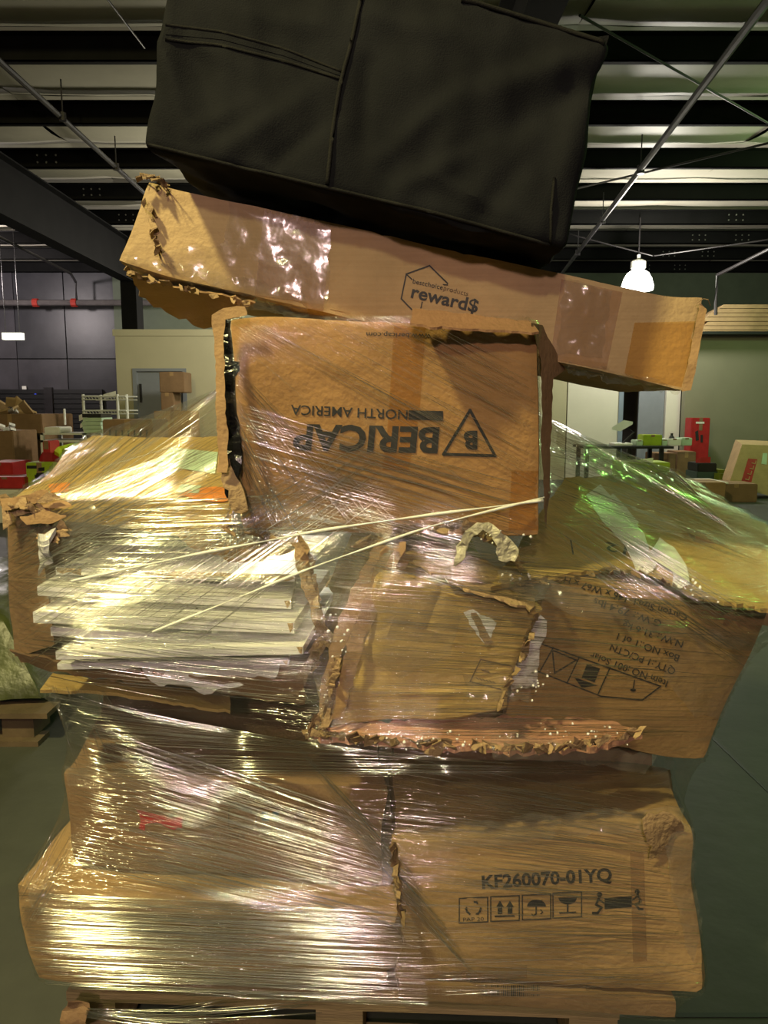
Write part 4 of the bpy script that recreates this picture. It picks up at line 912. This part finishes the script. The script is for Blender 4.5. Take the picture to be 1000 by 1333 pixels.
crinkle('clear_wrap', B, [(735, 365), (800, 380), (780, 470), (725, 460)], seed=7, amp=0.002)
fringe('torn_edge', M_torn, [(178, 236), (186, 228), (206, 232), (216, 240)], 1.41, 5, B, 14, seed=81)
fringe('torn_edge', M_torn, [(186, 262), (200, 275), (196, 300), (206, 318), (200, 340)], 1.412, 6, B, 14, seed=82, crum=0.006)
fringe('torn_edge', M_torn, [(164, 350), (180, 360), (230, 372), (290, 388), (330, 396)], 1.412, 6, B, 20, seed=83)
shard('hanging_flap', M_kr, [(166, 356), (240, 375), (330, 392), (300, 415), (268, 424), (225, 408), (190, 388)], [1.42, 1.42, 1.42, 1.55, 1.6, 1.56, 1.50], B, amp=3, crum=0.012, fs=12, seed=84)
crinkle('clear_wrap', B, [(740, 470), (890, 504), (880, 512), (735, 482)], off=0.004, amp=0.006, seed=9)
# edge thickness of the right end flap
shard('end_flap', M_kr, [(912, 394), (921, 402), (900, 506), (888, 508)], 1.43, B, amp=0.8, crum=0.004, seed=85)
mb = MB().tube([P(908, 394, 1.43), P(916, 389, 1.42), P(922, 390, 1.42), P(925, 398, 1.43)], 0.0008, 5); mb.build('loose_thread', M_tape_clear if False else M_torn, B)

# ================================================================== DETAILS ON THE ORANGE CARTON
text(C, 'www.bericap.com', (561, 434.5), (477, 432.5), 6, M_ink, 0.012)
text(C, 'BERICAP', (572.5, 557.5), (382, 553), 32, M_ink, 0.035, shear=0.06)
text(C, 'NORTH AMERICA', (531, 534), (379, 527), 12.5, M_ink, 0.01)
bm = bmesh.new(); pgon(bm, [(532, 534), (577, 535), (577, 547.5), (532, 546)]); decal('printed_bar', C, bm, M_ink)
bm = bmesh.new(); pline(bm, [(612, 534), (577.5, 591), (644.5, 593)], 3.8, closed=True); decal('logo_triangle', C, bm, M_ink)
text(C, 'B', (621.5, 562), (603.5, 562), 22, M_ink, 0.05)
bm = bmesh.new(); pgon(bm, [(513, 424), (554, 425), (546, 540), (532, 612), (498, 612), (506, 540)]); decal('packing_tape', C, bm, M_tape_or, off=0.0009)
bm = bmesh.new(); pgon(bm, [(666, 612), (706, 613), (706, 690), (662, 690)]); decal('packing_tape', C, bm, M_tape_or, off=0.0009)
shard('top_flap', kraft('kraft_card_shaded', (0.17, 0.09, 0.05)), [(538, 402), (600, 407), (690, 418), (702, 432), (640, 428), (560, 425), (534, 421)], [1.30, 1.32, 1.32, 1.29, 1.265, 1.26, 1.265], C, amp=1.2, crum=0.005, fs=14, seed=91, thick=0.004)  # darker card colour carries the shade on this flap
shard('left_flap', M_kr, [(276, 410), (290, 400), (318, 398), (322, 406), (294, 412), (290, 440), (293, 520), (296, 560), (296, 610), (284, 612), (282, 540), (280, 460)], 1.30, C, amp=1.2, crum=0.006, fs=14, seed=92, thick=0.005)
shard('left_flap', M_torn, [(284, 600), (298, 598), (316, 640), (322, 660), (304, 668), (296, 640)], 1.31, C, amp=2.5, crum=0.014, seed=93)
shard('dark_inside', M_inside, [(286, 412), (312, 408), (312, 650), (296, 640), (290, 560)], 1.345, C, amp=1.5, crum=0.02, fs=30, seed=94, thick=0.01)  # black sheet added for the dark inside of the open carton end
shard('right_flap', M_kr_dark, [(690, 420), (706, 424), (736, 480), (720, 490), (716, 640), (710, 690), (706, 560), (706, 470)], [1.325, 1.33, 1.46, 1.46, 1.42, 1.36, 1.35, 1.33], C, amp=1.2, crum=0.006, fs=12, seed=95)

# ================================================================== DETAILS ON THE OTHER CARTONS
# E2
bm = bmesh.new()
pline(bm, [(702, 837), (860, 893), (836, 911), (782, 906), (688, 869), (702, 837)], 1.8)
for a, b in (((720, 843), (702, 875)), ((754, 855), (738, 889)), ((794, 869), (778, 904))): pline(bm, [a, b], 1.8)
pline(bm, [(719, 846), (750, 859), (722, 876), (719, 846)], 2.0)
pgon(bm, [(764, 864), (781, 870), (774, 888), (757, 882)]); pgon(bm, [(747, 881), (778, 892), (757, 895)])
pline(bm, [(699, 857), (692, 868), (689, 856)], 1.4); pline(bm, [(690, 850), (700, 853)], 1.4)
disc(bm, (824, 898), 4, n=10, ry=2); pline(bm, [(826, 885), (824, 897)], 1.5)
decal('printed_symbols', E2, bm, M_ink)
for s, p0, p1 in (('Carton Size:L 146 x W67 x H15', (895, 800), (722, 746)), ('G.W.: 79.4 lbs', (862, 808), (774, 778)), ('N.W.: 31.6 kg', (890, 835), (812, 808)),
                  ('Box NO.:1 of 1', (885, 853), (805, 824)), ('QTY.:1 PC/CTN', (880, 870), (796, 838)), ('Item NO.:001 Solar', (870, 886), (770, 848))):
    text([E2], s, p0, p1, 9.0, M_ink, 0.006)
bm = bmesh.new(); pgon(bm, [(655, 742), (712, 758), (840, 800), (1000, 830), (1000, 845), (850, 822), (720, 785), (650, 760)])
decal('film_band', [E2, E3, E1], bm, M_tape_clear, off=0.006, parent=E2)
shard('foam_block', M_foam, [(672, 812), (690, 795), (712, 806), (700, 838), (700, 880), (668, 884), (670, 850)], 1.365, label='white foam block showing in the gap between the two torn cartons', cat='foam', amp=2.5, crum=0.014, thick=0.02, seed=97)
# E3: handwriting and the white strips
text(E3, '12', (817, 713), (790, 706), 11, M_ink, 0.01, name='handwriting'); bm = bmesh.new(); pline(bm, [(743, 705), (744.5, 713), (746, 722)], 2); decal('handwriting', E3, bm, M_ink, off=0.002)
def strip(pts, wd, seed, lb, off=0.004):
    r = random.Random(seed); L, R_ = [], []
    for i, p in enumerate(pts):
        a = pts[max(0, i - 1)]; b = pts[min(len(pts) - 1, i + 1)]; t = V((b[0] - a[0], b[1] - a[1])).normalized()
        ww = wd * r.uniform(0.8, 1.15) / 2; L.append((p[0] - t.y * ww, p[1] + t.x * ww)); R_.append((p[0] + t.y * ww, p[1] - t.x * ww))
    bm = bmesh.new(); pgon(bm, jag(L + R_[::-1], 9, 0.7, r))
    bmesh.ops.triangulate(bm, faces=bm.faces)
    o = decal('white_strip', [E3, E2], bm, M_paper, off=off, thick=0.0015, parent=E3)
    bw = o
    o.parent = None; o.location = V(E3['_o']); o['label'] = lb; o['category'] = 'paper strip'
strip([(772, 640), (796, 672), (826, 705), (838, 738), (850, 745)], 27, 1, 'wide torn white paper strip hanging over the yellow flattened carton')
strip([(850, 716), (868, 728), (884, 745), (888, 768)], 24, 2, 'right white paper strip folded over the front edge beside the wide one', off=0.007)
strip([(795, 648), (812, 668), (828, 686)], 8, 3, 'narrow white paper strip above the wide one', off=0.006)
# F print
bm = bmesh.new(); pgon(bm, jag([(178, 1053), (192, 1058), (228, 1064), (238, 1063), (238, 1077), (226, 1080), (206, 1070), (190, 1073), (188, 1082), (180, 1078), (184, 1068)], 6, 1.2)); decal('red_mark', FF, bm, M_red_ink)
bm = bmesh.new()
for x0, x1 in ((262, 298), (298, 334), (334, 369), (373, 409)): pline(bm, [(x0, 1052), (x1, 1050), (x1, 1075), (x0, 1078)], 1.3, closed=True)
pgon(bm, [(266, 1076), (280, 1072), (284, 1076)]); disc(bm, (391, 1058), 5, n=10); pline(bm, [(383, 1068), (398, 1066), (391, 1057), (383, 1068)], 1.8)
decal('printed_symbols', FF, bm, M_ink_faint)
bm = bmesh.new(); pgon(bm, [(341, 1056), (350, 1056), (350, 1068), (341, 1068)]); pgon(bm, [(355, 1056), (363, 1056), (363, 1068), (355, 1068)]); decal('printed_squares', FF, bm, M_blue_ink)
text(FF, 'KF020211-02', (318, 1084), (262, 1085), 7.5, M_ink_faint, 0.01)
# G print
text(G, 'KF260070-01YQ', (628, 1156), (797, 1146), 16.5, M_ink, 0.03)
bm = bmesh.new()
def sq(x0, y0, x1, y1): pline(bm, [(x0, y0), (x1, y0 - 1.6), (x1, y1 - 1.6), (x0, y1)], 1.5, closed=True)
sq(598, 1169, 635, 1201); sq(639, 1167, 676, 1199); sq(680, 1165, 717, 1197); sq(720, 1162, 757, 1194.5)
for k in range(3):
    a0 = math.radians(-90 + 120 * k); c = (616.5, 1182)
    p = [(c[0] + 9.5 * math.cos(a0 + d), c[1] + 8.5 * math.sin(a0 + d)) for d in (-0.5, 0.0, 0.45)]; pline(bm, p, 2.6)
    q = (c[0] + 9.5 * math.cos(a0 + 0.75), c[1] + 8.5 * math.sin(a0 + 0.75)); pgon(bm, [(p[2][0] - 2.4 * math.cos(a0), p[2][1] - 2.4 * math.sin(a0)), q, (p[2][0] + 3 * math.cos(a0), p[2][1] + 3 * math.sin(a0))])
for ax in (651, 664):
    pgon(bm, [(ax - 3, 1179), (ax + 3, 1179), (ax + 3, 1189), (ax - 3, 1189.4)]); pgon(bm, [(ax - 5, 1180), (ax, 1172), (ax + 5, 1180)])
pline(bm, [(645, 1192.5), (669, 1191.5)], 2)
disc(bm, (698.5, 1180), 12.5, 180, 360, 12, ry=9.5); pline(bm, [(698, 1180), (698, 1189), (695, 1191.5), (691.5, 1189.5)], 1.8); pline(bm, [(704, 1184), (706.5, 1187), (704, 1189)], 1.4)
disc(bm, (739, 1168), 12, 0, 180, 12, ry=9); pline(bm, [(739, 1176), (739, 1186)], 2.2); pline(bm, [(729, 1188), (749, 1187)], 2)
disc(bm, (780.5, 1164), 3.5, n=10, ry=3.5); pline(bm, [(780, 1168), (776, 1177), (783, 1181), (778, 1188), (772, 1188)], 3); pline(bm, [(779, 1170), (786, 1175)], 2)
pgon(bm, [(787, 1168.5), (822.5, 1166), (822.5, 1180.5), (787, 1183)])
disc(bm, (829.5, 1160.5), 3.5, n=10); pline(bm, [(830, 1164), (834, 1173), (827, 1177), (832, 1183), (836, 1183)], 3); pline(bm, [(830, 1166), (823, 1171)], 2)
decal('printed_symbols', G, bm, M_ink)
text(G, 'PAP 20', (603, 1199), (630, 1198), 5, M_ink)
bm = bmesh.new(); pgon(bm, [(524, 1270), (686, 1256), (686, 1272), (524, 1288)]); decal('packing_tape', G, bm, M_tape)
bm = bmesh.new(); pgon(bm, [(820, 1110), (838, 1108), (842, 1250), (824, 1252)]); decal('packing_tape', G, bm, M_tape)
shard('crushed_corner', M_torn, [(835, 1062), (880, 1058), (895, 1085), (866, 1098), (856, 1112), (846, 1118), (848, 1098), (838, 1084)], 1.27, G, amp=2.5, crum=0.016, fs=18, seed=98)
fringe('torn_edge', M_torn, [(512, 1100), (516, 1150), (524, 1200)], 1.28, 8, G, 20, seed=99)
# H tape along its upper edge, G/K barcode
bm = bmesh.new()
for k in range(30):
    xx = 626 + k * 2.6; ww = rnd.choice((0.9, 1.4, 1.9)); pgon(bm, [(xx, 1283), (xx + ww, 1283), (xx + ww, 1296), (xx, 1296)])
decal('barcode', K, bm, M_ink, kind='stuff')
text(K, 'KF020260010LFR101A01', (612, 1280), (700, 1277), 4.5, M_ink); text(K, 'Dumfries', (763, 1290), (800, 1287), 6, M_ink_faint)
# D stickers
bm = bmesh.new(); pgon(bm, jag([(232, 646), (262, 636), (300, 636), (312, 650), (290, 656), (250, 652)], 9, 1.5)); decal('orange_sticker', lid, bm, M_orange, off=0.003, parent=D)
bm = bmesh.new(); pgon(bm, jag([(62, 632), (92, 628), (90, 642), (66, 643)], 9, 1.2)); decal('orange_sticker', [lid, s1], bm, M_orange, off=0.003, parent=D)
bm = bmesh.new(); pgon(bm, [(200, 606), (222, 584), (284, 590), (280, 618)]); decal('paper_label', lid, bm, M_green_lt, off=0.003, parent=D)
bm = bmesh.new(); pgon(bm, [(228, 642), (236, 632), (262, 634), (258, 644)]); decal('paper_label', lid, bm, M_green_lt, off=0.003, parent=D)

# ================================================================== THE STRETCH FILM
AX, AY = 0.0, 1.66
vs_all, fs_all = [], []
for nme in WR:
    v, f, _ = BV[nme]; n = len(vs_all); vs_all += v; fs_all += [tuple(i + n for i in q) for q in f]
tree = BVHTree.FromPolygons(vs_all, fs_all)
pts_all = np.array([tuple(v) for v in vs_all])
NT, NZ = 560, 210
Z0, Z1 = 0.10, F_top if 'F_top' in globals() else P(304, 408, 1.325).z - 0.004
zs = np.linspace(Z0, Z1, NZ)
th = np.arange(NT) * 2 * math.pi / NT
ct_, st_ = np.cos(th), np.sin(th)
def hull2(p):
    p = sorted(set(map(tuple, np.round(p, 4))))
    if len(p) < 3: return p
    def half(pp):
        h = []
        for q in pp:
            while len(h) > 1 and (h[-1][0] - h[-2][0]) * (q[1] - h[-2][1]) - (h[-1][1] - h[-2][1]) * (q[0] - h[-2][0]) <= 0: h.pop()
            h.append(q)
        return h
    a = half(p); b = half(p[::-1]); return a[:-1] + b[:-1]
def polar(h):
    r = np.full(NT, 0.0)
    n = len(h)
    for i in range(n):
        x0, y0 = h[i][0] - AX, h[i][1] - AY; x1, y1 = h[(i + 1) % n][0] - AX, h[(i + 1) % n][1] - AY
        dx, dy = x1 - x0, y1 - y0; den = ct_ * dy - st_ * dx
        with np.errstate(divide='ignore', invalid='ignore'):
            t = (x0 * dy - y0 * dx) / den; u = (x0 * st_ - y0 * ct_) / den
        ok = (t > 0) & (u >= -1e-6) & (u <= 1 + 1e-6) & np.isfinite(t)
        r = np.where(ok, np.maximum(r, t), r)
    return r
obst = np.zeros((NZ, NT))
dz = (Z1 - Z0) / (NZ - 1)
for i, z in enumerate(zs):
    sel = pts_all[np.abs(pts_all[:, 2] - z) < max(dz * 1.2, 0.011)][:, :2]
    sel = np.vstack([sel, [[AX + 0.12 * math.cos(a), AY + 0.12 * math.sin(a)] for a in (0, 1.57, 3.14, 4.71)]])
    obst[i] = polar(hull2(sel))
obst += 0.004
obst[:6] = np.minimum(obst[:6], obst[8])
r = obst.copy()
for i in range(NT):      # start from the taut upper envelope
    pass
LOAD = 9e-5 * (210 / NZ) ** 2
mx = r.max(0)
r = np.maximum(r, mx[None, :] * 0.0 + r)
# taut string per direction: upper concave envelope, then let the horizontal tension pull it in
for j in range(NT):
    col = obst[:, j]; h = []
    for i in range(NZ):
        while len(h) > 1 and (col[h[-1]] - col[h[-2]]) * (i - h[-2]) <= (col[i] - col[h[-2]]) * (h[-1] - h[-2]): h.pop()
        h.append(i)
    r[:, j] = np.interp(np.arange(NZ), h, col[h])
for it in range(5000):
    a = r.copy()
    a[1:-1] = 0.46 * (r[:-2] + r[2:]) + 0.04 * (np.roll(r, 1, 1) + np.roll(r, -1, 1))[1:-1] - LOAD
    r = np.maximum(a, obst)
for it in range(2):
    a = (np.roll(r, 1, 1) + np.roll(r, -1, 1) + 2 * r) / 4; r = np.maximum(a, obst)
fv = [V((AX + r[i, j] * ct_[j], AY + r[i, j] * st_[j], zs[i])) for i in range(NZ) for j in range(NT)]
ff = [(i * NT + j, i * NT + (j + 1) % NT, (i + 1) * NT + (j + 1) % NT, (i + 1) * NT + j) for i in range(NZ - 1) for j in range(NT)]
film = finish('stretch_film', fv, ff, M_film, None, label='clear stretch film wound in many layers around the pile of cartons', cat='film', smooth=True)
reg(film, fv, ff)
me = film.data
co = np.array([tuple(v) for v in fv])
jj = np.tile(np.arange(NT), NZ)
loops = np.zeros(len(me.loops), dtype=np.int32); me.loops.foreach_get('vertex_index', loops)
arc = co[:, 0] + np.where(co[:, 1] > AY, 3.0, 0) + 0.5 * co[:, 1]
slope = 0.10 + 0.10 * np.sin(co[:, 2] * 5 + 1.0)
flat = np.stack([arc, co[:, 2] + slope * arc], 1)
ax_, az_ = -0.55, 1.62
fan = np.stack([np.hypot(co[:, 0] - ax_, co[:, 2] - az_), np.arctan2(co[:, 2] - az_, co[:, 0] - ax_ ) * 0.55], 1)
for nm, arr in (('flat', flat), ('fan', fan)):
    l = me.uv_layers.new(name=nm); l.data.foreach_set('uv', arr[loops].astype(np.float32).ravel())
at = me.attributes.new('fanw', 'FLOAT', 'POINT')
at.data.foreach_set('value', np.clip((co[:, 2] - 0.95) / 0.15, 0, 1).astype(np.float32))

# bunched-up film and tape lying on the outside of the wrapping
def bunch(pts, seed, amp=0.004, fs=45, off=0.003): crinkle('bunched_film', [film], pts, off=off, amp=amp, seed=seed, fs=fs, parent=film)
bunch([(520, 1085), (700, 1058), (885, 1050), (890, 1078), (700, 1090), (525, 1115)], 21)
bunch([(40, 1150), (300, 1166), (340, 1196), (120, 1196), (40, 1180)], 31)
bunch([(500, 745), (560, 760), (600, 790), (590, 850), (520, 880), (470, 850), (490, 780)], 41, 0.003, 34)
bunch([(600, 880), (690, 885), (690, 915), (610, 910)], 42)
bunch([(650, 742), (712, 752), (840, 800), (1000, 838), (1000, 850), (850, 826), (720, 790), (650, 764)], 43, 0.004)
bunch([(880, 830), (960, 850), (1000, 880), (960, 940), (900, 930), (860, 880)], 44, 0.004, 30)
bunch([(640, 955), (760, 965), (850, 985), (840, 1005), (740, 990), (640, 985)], 45, 0.006, 30)
bunch([(720, 560), (780, 590), (850, 612), (880, 622), (870, 640), (800, 628), (730, 600)], 46, 0.005, 40)
bunch([(860, 1060), (905, 1080), (915, 1200), (900, 1250), (870, 1150)], 47, 0.004, 34)
bunch([(84, 1000), (240, 1004), (300, 1020), (200, 1030), (90, 1024)], 48, 0.004, 50)
bunch([(20, 640), (120, 650), (140, 690), (40, 700)], 49, 0.003, 34)

# taut ridges in the film: fine strands lying on it, running the way the film was pulled
def strands(A0, A1, B0, B1, n, r0, r1, seed, full=0.3, lift=0.001, curve=0.0, mat_=M_strand):
    r = random.Random(seed); mb = MB()
    for i in range(n):
        t = r.random(); u = t + r.uniform(-0.10, 0.10)
        ax, ay = A0[0] + (A1[0] - A0[0]) * t, A0[1] + (A1[1] - A0[1]) * t
        bx, by = B0[0] + (B1[0] - B0[0]) * u, B0[1] + (B1[1] - B0[1]) * u
        if r.random() < full: s0, s1 = 0, 1
        else:
            L = r.uniform(0.12, 0.6); s0 = r.uniform(0, 1 - L); s1 = s0 + L
        rad = r0 + (r1 - r0) * r.random() ** 3; pts = []
        nn = max(4, int(math.hypot(bx - ax, by - ay) * (s1 - s0) / 14)); cv = curve * r.uniform(0.5, 1.3)
        for k in range(nn + 1):
            s = s0 + (s1 - s0) * k / nn; x = ax + (bx - ax) * s; y = ay + (by - ay) * s + cv * math.sin(math.pi * s)
            h = shoot([film], x, y)
            if h is None:
                if len(pts) > 2: break
                pts = []; continue
            pts.append(h[0] + h[1] * (lift + rad * 0.6))
        if len(pts) > 2:
            m_ = len(pts); mb.tube(pts, [rad * (0.35 + 0.65 * math.sin(math.pi * (k + 0.5) / m_)) for k in range(m_)], 4, cap=False)
    if mb.v: return finish('film_ridge', mb.v, mb.f, mat_, film, smooth=True, kind='stuff')
# left tent fan: from the carton's left edge down to the left
strands((282, 402), (286, 600), (40, 640), (0, 760), 150, 0.0003, 0.0009, 1, 0.5)
strands((286, 560), (300, 690), (0, 650), (0, 900), 120, 0.0003, 0.0009, 2, 0.4)
# right tent fan
strands((715, 430), (712, 640), (880, 615), (1000, 740), 190, 0.0003, 0.0009, 3, 0.45)
strands((712, 560), (706, 690), (860, 600), (1000, 700), 70, 0.0003, 0.0008, 4, 0.4)
# across the orange carton
strands((305, 470), (306, 650), (520, 700), (260, 760), 150, 0.0003, 0.0008, 5, 0.25)
strands((300, 420), (540, 410), (700, 640), (705, 500), 60, 0.0003, 0.0006, 6, 0.2)
strands((300, 520), (300, 700), (700, 640), (705, 800), 150, 0.0003, 0.0009, 7, 0.3)
strands((60, 800), (250, 850), (460, 560), (520, 640), 110, 0.0003, 0.0009, 8, 0.3)
strands((300, 402), (300, 414), (560, 402), (560, 414), 14, 0.0003, 0.0008, 9, 0.5)
# middle band, nearly level
strands((0, 650), (20, 880), (430, 640), (430, 930), 250, 0.0003, 0.001, 10, 0.25)
strands((380, 690), (400, 960), (1000, 760), (960, 960), 260, 0.0003, 0.0009, 11, 0.2)
strands((700, 620), (700, 700), (1000, 800), (1000, 900), 90, 0.0003, 0.0009, 12, 0.3)
# below
strands((60, 890), (90, 1010), (300, 960), (860, 1010), 110, 0.0003, 0.0008, 13, 0.3)
strands((90, 930), (90, 1130), (520, 1080), (560, 1230), 250, 0.0003, 0.0011, 14, 0.3)
strands((60, 890), (140, 900), (90, 1010), (200, 1000), 40, 0.0003, 0.0007, 15, 0.6)
strands((85, 1010), (95, 1130), (5, 1180), (30, 1230), 40, 0.0003, 0.0007, 16, 0.6)
strands((10, 1160), (40, 1300), (540, 1190), (560, 1318), 380, 0.0003, 0.0011, 17, 0.25)
strands((500, 980), (510, 1300), (900, 1060), (935, 1290), 280, 0.0003, 0.0008, 18, 0.15)
strands((380, 960), (500, 1150), (520, 1110), (640, 1300), 90, 0.0003, 0.0010, 19, 0.25)
# twisted film ropes
def rope(pts, rad, lb):
    out = []
    for (x0, y0), (x1, y1) in zip(pts, pts[1:]):
        nn = max(2, int(math.hypot(x1 - x0, y1 - y0) / 8))
        for i in range(nn):
            h = shoot([film], x0 + (x1 - x0) * i / nn, y0 + (y1 - y0) * i / nn)
            if h: out.append(h[0] + h[1] * 0.004)
    for _ in range(12):
        out = [out[0]] + [(a + b * 2 + c) / 4 for a, b, c in zip(out, out[1:], out[2:])] + [out[-1]]
    out = [p + V((0, -0.004, 0)) for p in out]
    mb = MB().tube(out, [rad * (0.7 + 0.35 * math.sin(i * 0.35)) for i in range(len(out))], 7)
    return mb.build('film_rope', M_rope, film, smooth=True, label=lb)
rope([(95, 757), (235, 726), (420, 690), (560, 670), (712, 650)], 0.0030, 'twisted rope of film, upper')
rope([(200, 822), (300, 782), (420, 734), (560, 685), (640, 664), (714, 645)], 0.0026, 'twisted rope of film, lower')

# white foam crumbs clinging to the torn cartons
mb = MB(); r_ = random.Random(5)
for (cx, cy, sx, sy, n) in ((560, 960, 90, 12, 26), (650, 700, 45, 14, 22), (700, 890, 30, 18, 16), (760, 955, 70, 14, 22), (670, 750, 30, 8, 12), (980, 905, 20, 6, 10), (440, 830, 15, 40, 12), (900, 760, 40, 20, 8)):
    for _ in range(n):
        h = shoot([film], r_.gauss(cx, sx / 2), r_.gauss(cy, sy / 2))
        if not h: continue
        c = h[0] + h[1] * 0.0; s = r_.uniform(0.0008, 0.0032); bmt = bmesh.new(); bmesh.ops.create_icosphere(bmt, subdivisions=1, radius=s)
        base = [v.co * (1 + r_.uniform(-0.3, 0.3)) + c for v in bmt.verts]; bmt.verts.index_update(); mb.add(base, [tuple(x.index for x in f.verts) for f in bmt.faces]); bmt.free()
mb.build('foam_crumbs', M_foam, None, label='white foam crumbs clinging to the torn cartons', cat='crumbs', kind='stuff')
# frayed tail of film on the pallet edge
mb = MB()
for i in range(26):
    a = P(115 + rnd.uniform(-4, 4), 1318 + rnd.uniform(-6, 6), 1.27); b = P(rnd.uniform(250, 420), rnd.uniform(1300, 1345), 1.25)
    mb.tube([lerp(a, b, t) + V((0, 0, -0.01 * math.sin(math.pi * t))) for t in (0, .2, .4, .6, .8, 1)], rnd.uniform(0.0005, 0.0016), 4)
finish('film_tail', mb.v, mb.f, M_strand, film, smooth=True, kind='stuff')
shard('corner_scrap', M_kr_dark, [(78, 1333), (92, 1300), (118, 1304), (112, 1345), (80, 1350)], 1.27, label='torn cardboard scrap hanging at the pallet front left corner', cat='cardboard', crum=0.014, amp=3, seed=77)

for o in bpy.data.objects:
    if '_o' in o.keys(): del o['_o']
